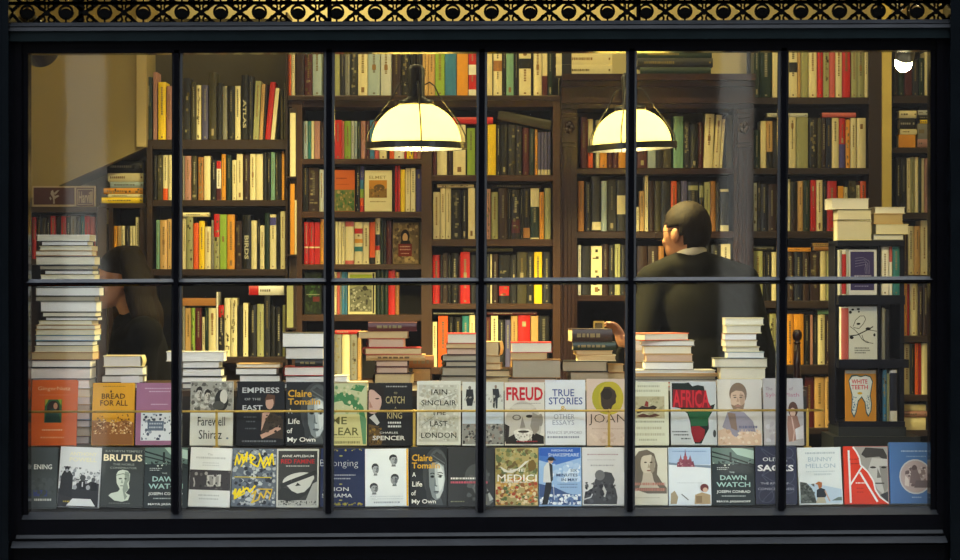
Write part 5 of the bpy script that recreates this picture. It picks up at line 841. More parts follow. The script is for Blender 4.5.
def do_stack(phrase, Y, d, txt, last, name='stacked_book', noun='book'):
    ent = [e.split(':') for e in txt.split()]; tops = [float(e[1]) for e in ent] + [last]; n = len(ent)
    if abs(PZ(last, Y) - ZC) < .012: off = ZC - PZ(last, Y)
    elif abs(PZ(last, Y) - ZT) < .012: off = ZT - PZ(last, Y)
    else: off = 0
    for i, e in enumerate(ent):
        rng = random.Random(i * 7 + len(phrase))
        if e[2] == 'W' and i: e[2] = rng.choice('WKSNtMDb')
        x0, x1 = (float(a) for a in e[0].split('-'))
        mode = e[4] if len(e) > 4 and e[4] else 'f'; yaw = math.radians(float(e[-1])) if len(e) > 5 and e[-1] else math.radians(rng.uniform(-1.2, 1.2) * (4.5 if .9 <= Y < 1.4 else 1))
        pos = 'top' if i == 0 else 'bottom' if i == n - 1 else ORD[i] + ' from top'
        look = f'{CNAME[e[2]]} {noun} with {PAGE[e[3]]} pages' if mode != 's' else f'{CNAME[e[2]]} {noun} spine'
        o = flat_book(PX(x0, Y), PX(x1, Y), PZ(tops[i + 1], Y) + (off if i == n - 1 else 0), PZ(tops[i], Y), Y + rng.uniform(0, .008), d * rng.uniform(.92, 1), e[2], e[3], mode, yaw, f'{look}, {pos} of {phrase}', phrase)
        if name != 'stacked_book': o.name = name
for s in STACKS: do_stack(*s)
do_stack(*MAGS, name='magazine', noun='magazine')
for o in bpy.data.objects:
    if o.name.startswith('magazine'): o['category'] = 'magazine'
# white ticket against the low stack
mb = MB(); mb.hexa([P(121, 383.4, .487), P(139.6, 382.6, .487), P(139.6, 382.6, .489), P(121, 383.4, .489), P(120.6, 376.4, .487), P(139, 375.8, .487), P(139, 375.8, .489), P(120.6, 376.4, .489)], ink('EDEDF0', .6))
o = mb.build('price_ticket'); tag(o, 'small white ticket propped against the low stack before the woman', 'ticket')
# ------------------------------------------------------------------ spinner rack
navy = mat('navy_metal_rack', '0A0D1E', spec=.25, rough=.45, vary=.2, scale=12)
YR = 1.52
sp = empty('spinner_rack', (PX(871, YR), YR + .14, FLOOR)); tag(sp, 'navy metal book spinner carrying a tooth cover, below two cream piles', 'book rack'); inv = Matrix.Translation(-Vector(sp.location))
def rpart(n, lo, hi, m=None):
    o = MB().box(lo, hi, m or navy).build(n, sp); o.matrix_parent_inverse = inv; return o
ua, ub = 837.5, 905
rpart('top_plate', (PX(ua, YR), YR, PZ(245.8, YR)), (PX(ub, YR), YR + .30, PZ(240.3, YR)))
for v0, v1 in ((295.2, 304.5), (359.6, 368), (421.6, 427)):
    rpart('shelf', (PX(ua + 1, YR), YR, PZ(v1, YR)), (PX(ub + 4 if v0 > 350 and v0 < 400 else ub, YR), YR + .30, PZ(v0, YR)))
rpart('divider', (PX(878.2, YR), YR + .005, PZ(424, YR)), (PX(880.6, YR), YR + .28, PZ(243, YR)))
rpart('side_panel', (PX(ua, YR), YR + .08, PZ(424, YR)), (PX(ua + 1.4, YR), YR + .30, PZ(243, YR)))
rpart('side_panel', (PX(900.5, YR), YR + .02, PZ(424, YR)), (PX(905, YR), YR + .30, PZ(243, YR)))
rpart('back_panel', (PX(ua + 1.4, YR), YR + .29, PZ(424, YR)), (PX(900.5, YR), YR + .30, PZ(243, YR)))
slate = mat('slate_grey_plinth', '1F2428', rough=.5, vary=.2, scale=12)
rpart('plinth', (PX(838, YR), YR - .02, PZ(436, YR)), (PX(905.5, YR), YR + .32, PZ(427, YR)), slate)
rpart('pedestal', (PX(832, YR), YR - .05, FLOOR), (PX(919, YR), YR + .36, PZ(436, YR)), slate)
def SB(name, label, u0, u1, v0, v1, col, feats=(), dy=.02):
    mb = MB(); spine_book(mb, (u1 - u0) * kk(YR) - .001, PZ(v0, YR) - PZ(v1, YR), .12, col, list(feats), random.Random(int(u0 * 10)))
    o = mb.build(name, None, (PX((u0 + u1) / 2, YR + dy), YR + dy, PZ(v1, YR) + .0005)); tag(o, unique(label), 'book', 'books in the spinner rack')
SB('shelved_book', 'pale grey spine at the edge of the top spinner tier', 839.2, 841.2, 250, 295.2, 's', ['x'])
SB('shelved_book', 'white and red striped spine on the top spinner tier', 841.6, 846, 249.6, 295.2, 'W', ['x', 'b.02-.9R'])
SB('shelved_book', 'grey spine touching the purple cover on the spinner', 846.2, 848.8, 249, 295.2, 's', ['x'])
SB('shelved_book', 'white lettered spine, top tier of the spinner, past the divider', 881.4, 888.6, 246.6, 295.2, 'W')
SB('shelved_book', 'white and rose spine, top tier of the spinner', 889, 892.2, 246.6, 295.2, 'W', ['x', 'b.68-1r'])
SB('shelved_book', 'teal spine, top tier of the spinner', 892.6, 899.6, 243.8 + 2.6, 295.2, 'T')
SB('shelved_book', 'white spine with red edge beside the line drawing cover', 841, 848.6, 307, 359.6, 'W', ['x', 'b0-.98r'])
SB('shelved_book', 'grey green spine, middle tier of the spinner', 881.6, 885.2, 308, 359.6, 'S')
SB('shelved_book', 'charcoal spine, middle tier of the spinner', 885.6, 889.4, 310, 359.6, 'K')
SB('shelved_book', 'blue spine, lowest tier of the spinner', 882.4, 886.8, 370.4, 421.6, 'B', ['q'])
SB('shelved_book', 'sage spine, lowest tier of the spinner', 887.1, 889.2, 374, 421.6, 'e', ['x'])
SB('shelved_book', 'white spine with a long navy panel on the spinner', 889.6, 897.2, 370, 421.6, 'W', ['x', 'b.2-.94N'])
FSP = [
 (849.2, 877, 249.4, 295.2, 'D9DAE0', 'purple cover with white border and thin nested curves, spinner top tier', [('r', .05, .10, .90, .95, '3E3868')] + [('l', [(.22, .80 - .06 * k), (.5 + .04 * k, .82 - .05 * k), (.72 - .05 * k, .74 - .05 * k), (.74 - .05 * k, .46)], .012, '8A86AE') for k in range(4)] + [('d', .18, .40, .8, .03, 'B0ACC8'), ('d', .2, .34, .72, .025, 'A09CBC'), ('d', .2, .18, .7, .02, '8A86AE')]),
 (849, 877.4, 306.6, 359.6, 'CFD2D0', 'white cover with black looping ink drawing, spinner middle tier', [('e', .14, .94, .05, .02, '1E1E20'), ('e', .34, .95, .06, .02, '1E1E20'), ('e', .06, .89, .05, .03, '1E1E20'), ('e', .36, .90, .03, .02, '1E1E20'),
   ('l', [(.15, .62), (.24, .74), (.40, .82), (.54, .82), (.60, .76), (.50, .66), (.36, .58), (.16, .60)], .02, '1E1E20'), ('l', [(.04, .62), (.2, .56), (.34, .48), (.46, .38), (.60, .32), (.86, .30)], .02, '1E1E20'), ('l', [(.02, .44), (.3, .46), (.6, .54), (.86, .62)], .035, '1E1E20'), ('e', .10, .41, .07, .03, '1E1E20'), ('e', .68, .575, .09, .03, '1E1E20'), ('l', [(.46, .46), (.52, .36), (.7, .32)], .02, '1E1E20'), ('l', [(.62, .56), (.99, .53)], .02, '1E1E20'), ('e', .90, .46, .04, .03, '1E1E20'), ('e', .34, .67, .07, .02, '1E1E20'), ('d', .2, .20, .7, .022, '6A6E70'), ('d', .2, .155, .75, .022, '6A6E70'), ('d', .2, .11, .6, .022, '6A6E70')]),
 (845.6, 876.4, 370.2, 421.6, 'C98A34', 'orange cover with a big white lettered tooth, spinner lowest tier', [
   ('p', [(.14, .66), (.10, .80), (.20, .90), (.36, .91), (.50, .88), (.66, .91), (.82, .88), (.90, .78), (.86, .64), (.82, .50), (.86, .34), (.84, .20), (.74, .08), (.66, .16), (.62, .36), (.52, .46), (.42, .38), (.36, .18), (.28, .06), (.18, .18), (.20, .36), (.20, .52)], '2E5A66'),
   ('p', [(.17, .66), (.13, .79), (.22, .87), (.36, .885), (.50, .86), (.66, .885), (.80, .86), (.87, .77), (.83, .64), (.79, .50), (.83, .34), (.81, .21), (.745, .12), (.69, .18), (.65, .37), (.53, .49), (.40, .40), (.33, .19), (.275, .11), (.21, .19), (.23, .36), (.23, .52)], 'DCE4EA'),
   ('t', 'WHITE', .46, .775, .52, .085, 'CC4A6A', .02), ('t', 'TEETH', .46, .665, .54, .085, 'CC4A6A', .02), ('e', .47, .545, .08, .025, 'D8B040'), ('s', .22, .2, .36, .5, 10, ['3A6A9A', '5A8AB0'], .03, 3), ('s', .68, .2, .8, .5, 10, ['3A6A9A', '5A8AB0'], .03, 5), ('r', .0, .93, .99, .996, 'A8A498')]),
]
for u0, u1, v0, vbase, bg, lb, ops in FSP:
    face_out('face_out_book', 'book', lb, 'face-out covers on the spinner rack', u0, u1, v0, PZ(vbase, YR), YR + .012, 3, bg, ops, .014)

# turned wooden post with a ball finial
turned = mat('dark_red_turned_wood', '2E120E', rough=.3, vary=.3, scale=14)
YT = 1.9
px_, k_ = PX(797.2, YT), kk(YT)
fp = empty('turned_post', (px_, YT, FLOOR)); tag(fp, 'dark turned wooden post with a ball finial before the orange spines', 'post')
inv = Matrix.Translation(-Vector(fp.location))
mb = MB(); zt_ = PZ(329.5, YT); mb.lathe([(.002, 0), (.012, -.002), (.018, -.012), (.0205, -.024), (.018, -.038), (.010, -.048), (.013, -.052), (.016, -.056), (.012, -.060)], (px_, YT, zt_), turned, 20); o = mb.build('finial', fp); o.matrix_parent_inverse = inv
mb = MB(); mb.lathe([(.014, FLOOR), (.020, FLOOR + .05), (.017, .6), (.015, zt_ - .15), (.0135, zt_ - .0605)], (px_, YT, 0), turned, 20); o = mb.build('shaft', fp); o.matrix_parent_inverse = inv

# little framed card on the shelf behind the colourful piles
YK = 2.66
kf = empty('picture_frame', (PX(598.5, YK), YK, PZ(366, YS))); tag(kf, 'small gold framed card on the dark shelf behind the man\'s hand', 'frame'); inv = Matrix.Translation(-Vector(kf.location))
gold = mat('dull_gold_frame', '8A7444', rough=.4, vary=.2); z0_, z1_ = PZ(366, YS), PZ(321, YK)
mb = MB()
for a, b, c, d in ((593.4, 595, 321, 365.6), (602.6, 604.4, 321, 365.6), (595, 602.6, 321, 323), (595, 602.6, 363, 365.6)): mb.box((PX(a, YK), YK, PZ(d, YK)), (PX(b, YK), YK + .015, PZ(c, YK)), gold)
o = mb.build('frame', kf); o.matrix_parent_inverse = inv
mb = MB(); mb.box((PX(595, YK), YK + .006, PZ(363, YK)), (PX(602.6, YK), YK + .012, PZ(323, YK)), mat('brown_framed_card', '3E3222', rough=.6)); mb.lathe([(.008, 0), (.010, .001)], (0, 0, 0), gold, 8) if False else None
o = mb.build('card', kf); o.matrix_parent_inverse = inv

# ------------------------------------------------------------------ pendant lamps
blackmetal = mat('black_lamp_metal', '0E0D0C', rough=.35, vary=.2, scale=20)
opal = bpy.data.materials.new('opal_glass_lit'); opal.use_nodes = True
nt = opal.node_tree; nt.nodes.clear(); o_ = nt.nodes.new('ShaderNodeOutputMaterial'); ad = nt.nodes.new('ShaderNodeAddShader'); mx = nt.nodes.new('ShaderNodeMixShader'); ts = nt.nodes.new('ShaderNodeBsdfTranslucent'); df = nt.nodes.new('ShaderNodeBsdfDiffuse'); em_ = nt.nodes.new('ShaderNodeEmission')
nz = nt.nodes.new('ShaderNodeTexNoise'); nz.inputs['Scale'].default_value = 7; mr = nt.nodes.new('ShaderNodeMapRange'); mr.inputs['To Min'].default_value = .85; mr.inputs['To Max'].default_value = 1.15
ts.inputs['Color'].default_value = (.85, .77, .46, 1); df.inputs['Color'].default_value = (.5, .45, .28, 1); mx.inputs[0].default_value = .35
em_.inputs['Color'].default_value = (1, .82, .34, 1)
mm = nt.nodes.new('ShaderNodeMath'); mm.operation = 'MULTIPLY'; mm.inputs[1].default_value = .35
nt.links.new(nz.outputs['Fac'], mr.inputs['Value']); nt.links.new(mr.outputs[0], mm.inputs[0]); nt.links.new(mm.outputs[0], em_.inputs['Strength'])
nt.links.new(ts.outputs[0], mx.inputs[1]); nt.links.new(df.outputs[0], mx.inputs[2]); nt.links.new(mx.outputs[0], ad.inputs[0]); nt.links.new(em_.outputs[0], ad.inputs[1]); nt.links.new(ad.outputs[0], o_.inputs[0])
def light(name, kind, loc, energy, color, radius=.05, rot=(0, 0, 0), spot=None, blend=.5):
    l = bpy.data.lights.new(name, kind); l.energy = energy; l.color = color
    if kind == 'AREA': l.size = radius
    else: l.shadow_soft_size = radius
    if spot: l.spot_size = math.radians(spot); l.spot_blend = blend
    o = bpy.data.objects.new(name, l); COL.objects.link(o); o.location = loc; o.rotation_euler = rot; return o
WARM = (1.0, .84, .37)
def pendant(u, vr, half, Y, label, tilt, power, cs):
    k = kk(Y); R = half * k; c = Vector((PX(u, Y), Y, PZ(vr, Y)))
    root = empty('pendant_lamp', (c.x, c.y, c.z), (0, tilt, 0)); tag(root, label, 'lamp')
    Rd = R * .875; H = R * .80
    mb = MB(); pr = [(Rd * math.cos(t * math.pi / 2 / 12), H * math.sin(t * math.pi / 2 / 12)) for t in range(11)]
    pr_in = [(r - .004, z - .003) for r, z in pr[::-1]]
    mb.lathe(pr + pr_in, (0, 0, .012), opal, 40, True, True); shade = mb.build('glass_shade', root)
    mb = MB(); mb.lathe([(R * .90, -.012), (R, -.012), (R, .013), (R * .90, .013)], (0, 0, 0), blackmetal, 48, False, True); mb.build('rim', root)
    mb = MB(); top = H + .006
    mb.lathe([(R * .36, top - .005), (R * .34, top + .012), (R * .19, top + .020), (R * .165, top + .03), (R * .165, top + .135), (R * .12, top + .150), (R * .04, top + .155)], (0, 0, 0), blackmetal, 28); mb.build('socket', root)
    for i in range(4):
        a = math.pi / 2 * i + cs; d = Vector((math.cos(a), math.sin(a), 0))
        pts = [d * R * .17 + Z * (top + .075), d * R * .26 + Z * (top + .085), d * R * .36 + Z * (top + .07), d * R * .44 + Z * (top + .035), d * R * .64 + Z * (H * .92), d * R * .86 + Z * (H * .55), d * R * .97 + Z * (H * .25), d * R * .985 + Z * (-.012), d * R * .985 + Z * (-.026)]
        mb = MB(); mb.tube(pts, .0032, blackmetal, 6); mb.build('cage_wire', root)
    mb = MB(); mb.tube([(0, 0, top + .15), (0, 0, 3.25 - c.z)], .006, blackmetal); mb.build('stem', root)
    mb = MB(); mb.ell((0, 0, .128), (.020, .020, .026), opal, 14, 10); mb.build('bulb', shade)
    light('lamp_light', 'POINT', c + Vector((0, 0, .080)), power, WARM, .04)
pendant(416.3, 146.0, 51.0, 1.25, 'larger opal glass pendant lamp in a black wire cage', 0, 190, .12)
pendant(632.3, 147.0, 45.0, 1.80, 'smaller opal pendant lamp half hidden by a mullion, above the man', -.055, 88, -.3)

# spot heads near the ceiling behind the window head
def spot(u, v, Y, label, aim, lit, power, S=1.0, cone=95):
    c = P(u, v, Y); root = empty('spotlight', c); tag(root, label, 'lamp')
    d = (Vector(aim) - c).normalized(); q = d.to_track_quat('-Z', 'Y').to_matrix()
    mb = MB(); mb.lathe([(.020 * S, .11 * S), (.034 * S, .10 * S), (.036 * S, 0), (.033 * S, 0), (.030 * S, .02 * S)], (0, 0, 0), blackmetal, 24); mb.v = [tuple(q @ Vector(v_)) for v_ in mb.v]; mb.build('can', root)
    mb = MB(); mb.tube([q @ Vector((0, 0, .105 * S)), Vector((0, .02, 3.25 - c.z))], .007, blackmetal); mb.build('stem', root)
    lm = bpy.data.materials.get('spot_lens_lit') or bpy.data.materials.new('spot_lens_lit')
    if not lm.use_nodes:
        lm.use_nodes = True; b = lm.node_tree.nodes['Principled BSDF']; b.inputs['Emission Color'].default_value = (1, .86, .5, 1); b.inputs['Emission Strength'].default_value = 60
        tcl = lm.node_tree.nodes.new('ShaderNodeTexNoise'); lm.node_tree.links.new(tcl.outputs['Fac'], b.inputs['Roughness'])
    mb = MB(); mb.ell((0, 0, -.022 if lit else .035 * S), (.033, .033, .036), lm, 20, 10); mb.v = [tuple(q @ Vector(v_)) for v_ in mb.v]; mb.build('lens', root)
    if power: light('spot_beam', 'SPOT', c + d * .05, power, WARM, .03, d.to_track_quat('-Z', 'Y').to_euler(), cone, .7)
spot(904.5, 58, .75, 'bright spotlight under the ceiling at the far upper corner', (1.50, 1.6, 1.35), True, 44, 1.0, 62)
spot(43, 52, 1.2, 'dark spotlight head turned away above the cream stair wall', (-1.3, 2.9, 1.7), False, 4, 1.9, 50)
light('shelf_fill_spot', 'SPOT', (-.72, 1.25, 3.12), 150, WARM, .05, (Vector((-1.17, 2.62, 1.66)) - Vector((-.72, 1.25, 3.12))).to_track_quat('-Z', 'Y').to_euler(), 44, 1.0)  # added unseen spot, fill light for the bookcase beside the woman

# ------------------------------------------------------------------ people
skin = mat('skin_warm', 'B07C5C', rough=.5, vary=.08, scale=20)
def remeshed(mb, name, parent, vox, smooth=4, loc=(0, 0, 0)):
    o = mb.build(name, parent)
    r = o.modifiers.new('merge', 'REMESH'); r.mode = 'VOXEL'; r.voxel_size = vox; r.use_smooth_shade = True
    s = o.modifiers.new('soften', 'SMOOTH'); s.iterations = smooth; s.factor = .5
    return o
def fingers(mb, base, fwd, side, up, m, curl, s=1.0):
    """palm and five fingers; fwd: finger direction, side: towards the thumb, up: back of the hand"""
    fwd, side, up = fwd.normalized(), side.normalized(), up.normalized()
    palm = base + fwd * .05 * s
    R_ = Matrix((fwd, side, up)).transposed()
    mb.ell(palm, (.052 * s, .040 * s, .016 * s), m, 14, 10, R_)
    for i, (L_, off) in enumerate(((.070, .029), (.078, .010), (.073, -.010), (.057, -.028))):
        p = base + fwd * .088 * s + side * off * s; a = curl * .5; d = fwd; seg = [L_ * .45, L_ * .32, L_ * .23]; r = .0086 * s
        for q, ln in enumerate(seg):
            d = (fwd * math.cos(a) - up * math.sin(a)).normalized(); e = p + d * ln * s
            mb.cap(p, e, r, r * .92, m, 10); p = e; r *= .92; a += curl
    p = base + fwd * .020 * s + side * .030 * s; d = (fwd * .6 + side * .75 - up * .2).normalized(); e = p + d * .045 * s
    mb.cap(p, e, .0115 * s, .0095 * s, m, 10); d2 = (fwd * .85 + side * .2 - up * .45).normalized(); mb.cap(e, e + d2 * .034 * s, .0095 * s, .008 * s, m, 10)
def head(mb, c, face, m, w=1.0):
    """skull, jaw, nose, ears, lips"""
    f = Vector(face).normalized(); l = Z.cross(f).normalized(); R_ = Matrix((l, f, Z)).transposed()
    mb.ell(c, (.076 * w, .096 * w, .104 * w), m, 24, 16, R_)
    mb.ell(c + f * .030 - Z * .058, (.057 * w, .064 * w, .066 * w), m, 20, 14, R_)
    mb.ell(c + f * .058 - Z * .104, (.026 * w, .022 * w, .020 * w), m, 12, 8, R_)
    mb.cap(c + f * .086 - Z * .002, c + f * .108 - Z * .040, .009, .013, m, 10)
    mb.ell(c + f * .074 + Z * .016, (.055, .022, .012), m, 14, 8, R_)
    for s in (-1, 1):
        mb.ell(c + f * .070 - Z * .036 + l * .036 * s, (.022, .022, .020), m, 10, 8, R_)
        mb.ell(c + l * .083 * s * w - f * .014 - Z * .018, (.012, .022, .034), m, 12, 10, R_)
        mb.ell(c + f * .080 + l * .031 * s - Z * .004, (.013, .010, .010), m, 10, 8, R_)
    for dz, t in ((-.068, .010), (-.078, .011)): mb.ell(c + f * .086 + Z * dz, (.024, t, .006), m, 12, 8, R_)
    return f, l, R_
def cap_hair(c, R_, f, radii, m, keep, seg=40, rings=28, wob=.003, seed=1):
    mb = MB(); mb.ell(c, radii, m, seg, rings, R_); rng = random.Random(seed)
    V = [Vector(v) for v in mb.v]; out = MB(); fs = []
    for fc in mb.f:
        cc = sum((V[i] for i in fc), Vector()) / len(fc) - c
        if keep(cc): fs.append(fc)
    out.add([c + (v - c) * (1 + rng.uniform(-wob, wob) * 4) for v in V], fs, m, True)
    return out

# --- the man, back to the window, head turned towards the lamps
YM = 1.80
mo = empty('person', (PX(700, YM), YM, FLOOR)); tag(mo, 'man in dark suit seen from behind, reaching to a book pile', 'person')
inv = Matrix.Translation(-Vector(mo.location))
def pt(u, v, Y): return P(u, v, Y)
hc = pt(685.5, 231.5, YM + .02); yaw = math.radians(47)
body = MB(); f, l, R_ = head(body, hc, (-math.sin(yaw), math.cos(yaw), -.10), skin, 1.04)
nb = pt(691, 268, YM)
body.cap(hc - Z * .06 - f * .02, nb, .056, .058, skin)
shL, shR = pt(655, 284, YM), pt(743, 283, YM); chest = pt(698, 312, YM + .01); hip = pt(697, 400, YM + .02)
body.cap(shL, shR, .060, .060, skin); body.ell(chest, (.165, .105, .17), skin, 20, 14); body.ell(pt(698, 362, YM + .01), (.15, .10, .16), skin, 20, 14); body.ell(hip, (.16, .11, .12), skin, 20, 14)
elL, haL = pt(630, 384, YM - .16), pt(626, 353, 1.46)
body.cap(shL, elL, .052, .043, skin); body.cap(elL, haL, .041, .028, skin)
fingers(body, haL + Vector((.004, -.006, .004)), Vector((-.38, -.15, .85)), Vector((.45, -.80, .10)), Vector((.80, .42, .38)), skin, .42, .98)
elR, haR = pt(765, 366, YM + .06), pt(733, 388, YM + .30)
body.cap(shR, elR, .052, .043, skin); body.cap(elR, haR, .041, .028, skin)
fingers(body, haR, Vector((-.7, .7, 0)), Vector((0, 0, 1)), Vector((.7, .7, 0)), skin, .45)
for s in (-1, 1):
    hp = hip + Vector((.085 * s, 0, -.05)); kn = Vector((hp.x + .01 * s, YM - .01, FLOOR + .50)); an = Vector((kn.x, YM + .02, FLOOR + .085))
    body.cap(hp, kn, .085, .058, skin); body.cap(kn, an, .056, .036, skin); body.cap(an - Z * .03 + Vector((0, -.03, 0)), an + Vector((0, .15, -.05)), .034, .030, skin)
o = remeshed(body, 'body', mo, .006, 3); o.matrix_parent_inverse = inv
suit = mat('dark_olive_suit_cloth', '14130D', spec=.15, rough=.9, vary=.14, scale=300)
jk = MB()
jk.cap(shL + Vector((.010, 0, -.002)), shR + Vector((-.010, 0, -.002)), .070, .070, suit, 20); jk.cap(pt(687, 267.5, YM - .006), pt(697, 267.5, YM - .006), .080, .080, suit, 20)
jk.cap(pt(676, 268, YM), pt(652, 280, YM), .062, .066, suit, 18); jk.cap(pt(710, 268, YM), pt(744, 280, YM), .062, .066, suit, 18)
jk.ell(chest, (.196, .128, .19), suit, 24, 16); jk.ell(pt(698, 362, YM + .01), (.180, .124, .20), suit, 24, 16); jk.ell(pt(697, 408, YM + .02), (.190, .132, .17), suit, 24, 16)
jk.cap(shL, elL, .068, .058, suit, 18); jk.cap(elL, haL - (haL - elL) * .02, .057, .043, suit, 18)
jk.cap(shR, elR, .068, .058, suit, 18); jk.cap(elR, haR, .057, .043, suit, 18)
o = remeshed(jk, 'jacket', mo, .008, 16); o.matrix_parent_inverse = inv
tr_ = MB(); trm = mat('charcoal_trouser_cloth', '23231F', rough=.85, vary=.1, scale=300)
for s in (-1, 1):
    hp = hip + Vector((.085 * s, 0, -.05)); kn = Vector((hp.x + .01 * s, YM - .01, FLOOR + .50)); tr_.cap(hp, kn, .105, .075, trm); tr_.cap(kn, Vector((kn.x, YM + .02, FLOOR + .07)), .074, .062, trm)
tr_.ell(hip - Z * .03, (.172, .122, .11), trm, 20, 12)
o = remeshed(tr_, 'trousers', mo, .010, 4); o.matrix_parent_inverse = inv
for s in (-1, 1):
    sh = MB(); x = hip.x + .095 * s; shm = mat('black_shoe_leather', '100E0D', rough=.3)
    sh.cap((x, YM - .02, FLOOR + .045), (x, YM + .16, FLOOR + .036), .044, .036, shm); o = remeshed(sh, 'shoe', mo, .008, 2); o.matrix_parent_inverse = inv
cl = MB(); shirt = mat('white_shirt_cloth', 'D8D4C8', rough=.7)
cc_ = pt(690.5, 255, YM + .004); n = 36
Vc = []
for zz, rr in ((-.02, .071), (.012, .066), (.014, .063), (-.02, .065)):
    for i in range(n):
        a = 2 * math.pi * i / n; d = Vector((math.cos(a), math.sin(a), 0)); Vc.append(cc_ + d * rr + Z * (zz - d.dot(Vector((-.5, .86, 0))) * .020))
cl.add(Vc, [(r * n + i, r * n + (i + 1) % n, ((r + 1) % 4) * n + (i + 1) % n, ((r + 1) % 4) * n + i) for r in range(4) for i in range(n)], shirt, True)
o = cl.build('shirt_collar', mo); o.matrix_parent_inverse = inv
hairm = mat('grey_brown_hair', '1A130B', spec=.12, rough=.75, vary=.35, scale=120, stretch=(1, 1, .15), bump=.4)
def keepm(c): a = c.dot(f); return (a < .034 + (c.z - .014) * .45 if c.z > .014 else (a < -.034 + c.z * .10 and c.z > -.112))
o = cap_hair(hc + Z * .004 - f * .004, R_, f, (.0885, .107, .116), hairm, keepm).build('hair', mo); o.matrix_parent_inverse = inv
sm = o.modifiers.new('thick', 'SOLIDIFY'); sm.thickness = .006; sm.offset = -1
gl_ = MB(); gm_ = mat('dark_spectacle_metal', '1A1512', rough=.3)
for s in (-1, 1):
    gl_.tube([hc + l * .083 * s - f * .012 + Z * .004, hc + l * .080 * s + f * .05 + Z * .004, hc + l * .066 * s + f * .104 + Z * .004], .0018, gm_, 6)
    ctr = hc + l * .034 * s + f * .112 - Z * .006; gl_.tube([ctr + l * .026 * math.cos(a) + Z * .020 * math.sin(a) for a in [2 * math.pi * i / 18 for i in range(19)]], .0015, gm_, 6)
gl_.tube([hc + l * .010 + f * .114, hc - l * .010 + f * .114], .0015, gm_, 6)
o = gl_.build('spectacles', mo); o.matrix_parent_inverse = inv

# --- the woman behind the tallest stack, in profile, long hair
YW = 1.74
wo = empty('person', (PX(132, YW), YW, FLOOR)); tag(wo, 'long-haired woman in dark coat, in profile behind the tallest stack', 'person'); inv2 = Matrix.Translation(-Vector(wo.location))
wc = pt(117.5, 277, YW); wf = Vector((-.93, -.30, -.16))
wb = MB(); f2, l2, R2 = head(wb, wc, wf, skin, .95)
wn = pt(138, 325, YW + .02); wb.cap(wc - Z * .06 - f2 * .02, wn, .048, .055, skin)
side = Vector((.30, -.93, 0)); s1, s2 = wn + Vector((0, 0, -.045)) + side * .15, wn + Vector((0, 0, -.045)) - side * .15
wb.cap(s1, s2, .05, .05, skin); wt = pt(140, 370, YW + .02); wb.ell(wt, (.10, .14, .19), skin, 18, 12); wh = pt(142, 430, YW + .02); wb.ell(wh, (.12, .15, .16), skin, 18, 12)
fw = Vector((-.93, -.30, 0))
for sh_ in (s1, s2):
    el = sh_ + Vector((.0, 0, -.26)) + fw * .02; ha = el + fw * .19 + Vector((0, 0, .02)) + (wn - sh_).normalized() * .05
    wb.cap(sh_, el, .045, .037, skin); wb.cap(el, ha, .035, .024, skin); fingers(wb, ha, fw + Vector((0, 0, -.15)), Vector((0, 0, 1)), (sh_ - wn).normalized() * 1.0, skin, .40, .9)
for s in (-1, 1):
    hp = wh + side * .08 * s + Vector((0, 0, -.08)); kn = Vector((hp.x, hp.y, FLOOR + .46)); wb.cap(hp, kn, .08, .052, skin); an = Vector((kn.x + .01, kn.y, FLOOR + .075)); wb.cap(kn, an, .05, .032, skin); wb.cap(an, an + fw * .14 - Z * .045, .032, .026, skin)
o = remeshed(wb, 'body', wo, .006, 3); o.matrix_parent_inverse = inv2
coat = mat('black_coat_wool', '050403', spec=.1, rough=.95, vary=.2, scale=200); ct = MB()
ct.cap(s1 + Z * .008, s2 + Z * .008, .078, .078, coat, 18); ct.ell((s1 + s2) / 2 - Z * .03, (.115, .19, .10), coat, 20, 12); ct.ell(wt, (.128, .178, .22), coat, 22, 14); ct.ell(wh + Z * .02, (.145, .18, .22), coat, 22, 14); ct.cap(wn - Z * .01, wn - Z * .06, .072, .10, coat); ct.cap(wh, Vector((wh.x, wh.y, FLOOR + .55)), .16, .19, coat, 20)
for sh_ in (s1, s2):
    el = sh_ + Vector((.0, 0, -.26)) + fw * .02; ha = el + fw * .19 + Vector((0, 0, .02)) + (wn - sh_).normalized() * .05
    ct.cap(sh_, el, .062, .054, coat, 16); ct.cap(el, el + (ha - el) * .90, .053, .040, coat, 16)
o = remeshed(ct, 'coat', wo, .010, 10); o.matrix_parent_inverse = inv2
sc = MB(); scm = mat('olive_grey_scarf_knit', '121009', spec=.1, rough=.95, vary=.25, scale=90); sc.cap(wn + fw * .055 + Z * .0, wt + fw * .115 - Z * .10, .052, .050, scm, 16); sc.cap(wn + fw * .02 + side * .05, wn + fw * .02 - side * .05, .06, .06, scm, 14)
o = remeshed(sc, 'scarf', wo, .010, 4); o.matrix_parent_inverse = inv2
whair = mat('long_brown_hair', '120903', rough=.65, vary=.5, scale=60, stretch=(4, 4, .25), bump=.5, spec=.12)
hm = MB(); hc2 = wc - f2 * .018 + Z * .010
hm2 = cap_hair(hc2, R2, f2, (.090, .108, .116), whair, lambda c: c.dot(f2) < .045 + max(c.z, 0) * .42 and (c.z > -.02 or c.dot(f2) < -.005))
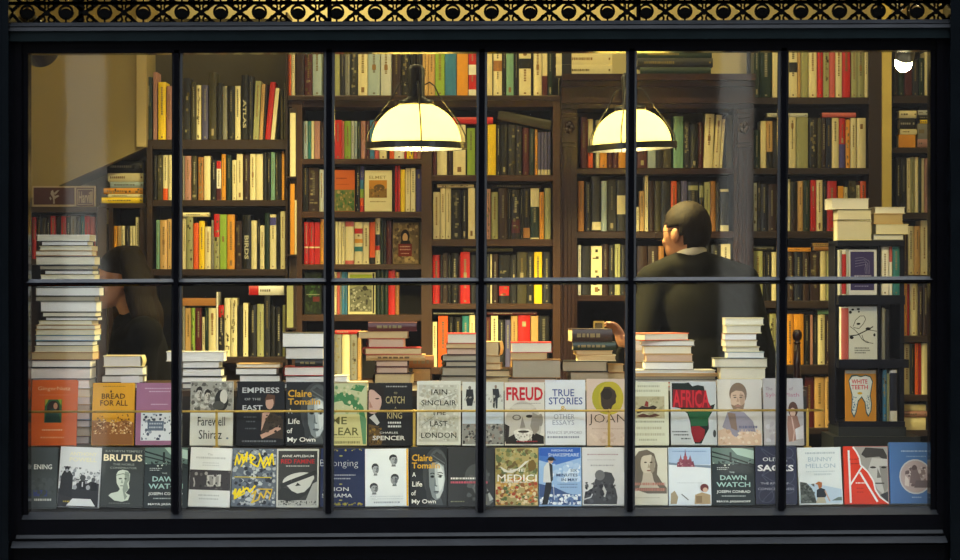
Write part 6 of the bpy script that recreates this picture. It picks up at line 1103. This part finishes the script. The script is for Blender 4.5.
hr = MB(); hr.ell(wc - f2 * .045 + Z * .014, (.088, .080, .108), whair, 22, 16, R2)
hr.ell(wc - f2 * .005 + Z * .050, (.082, .085, .072), whair, 22, 16, R2)
rng = random.Random(4)
for i in range(26):
    a = -1.55 + 3.1 * i / 25; d = (-f2 * math.cos(a) + l2 * math.sin(a)); pa = wc + d * .02 + Z * .112; p0 = wc + d * .088 - f2 * .01 + Z * .045
    p1 = wc + d * .100 - f2 * .04 - Z * .10; p2 = wc + d * (.085 + rng.uniform(-.01, .02)) - f2 * .075 - Z * rng.uniform(.22, .26); p3 = p2 - Z * rng.uniform(.08, .14) - f2 * rng.uniform(-.01, .02)
    hr.tube([pa, (pa + p0) / 2 + d * .018 + Z * .022, p0, (p0 + p1) / 2 + d * .012, p1, (p1 + p2) / 2 + d * .01, p2, p3], [.016, .020, .021, .024, .027, .026, .022, .008], whair, 8)
o = remeshed(hr, 'hair', wo, .007, 2); o.matrix_parent_inverse = inv2

# ------------------------------------------------------------------ light
w = bpy.data.worlds.new('dusk_sky'); SC.world = w; w.use_nodes = True
bg_ = w.node_tree.nodes['Background']; bg_.inputs['Color'].default_value = (.86, .93, 1.0, 1); bg_.inputs['Strength'].default_value = 9.8
for x, y, p in ((-.75, 2.72, 5), (.35, 2.72, 2.5), (-1.25, 1.6, 9), (-.3, 1.95, 11), (.65, 1.7, 6), (1.45, 1.75, 9)):
    light('ceiling_fill', 'AREA', (x, y, 3.2), p, WARM, .25)  # added unseen area lights, warm fill for the shelves and back wall

cam = bpy.data.cameras.new('camera'); co = bpy.data.objects.new('camera', cam); COL.objects.link(co)
co.location = (0, -DIST, EYE); co.rotation_euler = (math.pi / 2, 0, 0); cam.sensor_width = 36; cam.sensor_fit = 'HORIZONTAL'; cam.lens = F / 960 * 36; cam.clip_end = 100
SC.camera = co
vs = SC.view_settings; vs.view_transform = 'Standard'; vs.look = 'None'; vs.exposure = 0.0; vs.gamma = 1.0; vs.use_curve_mapping = False
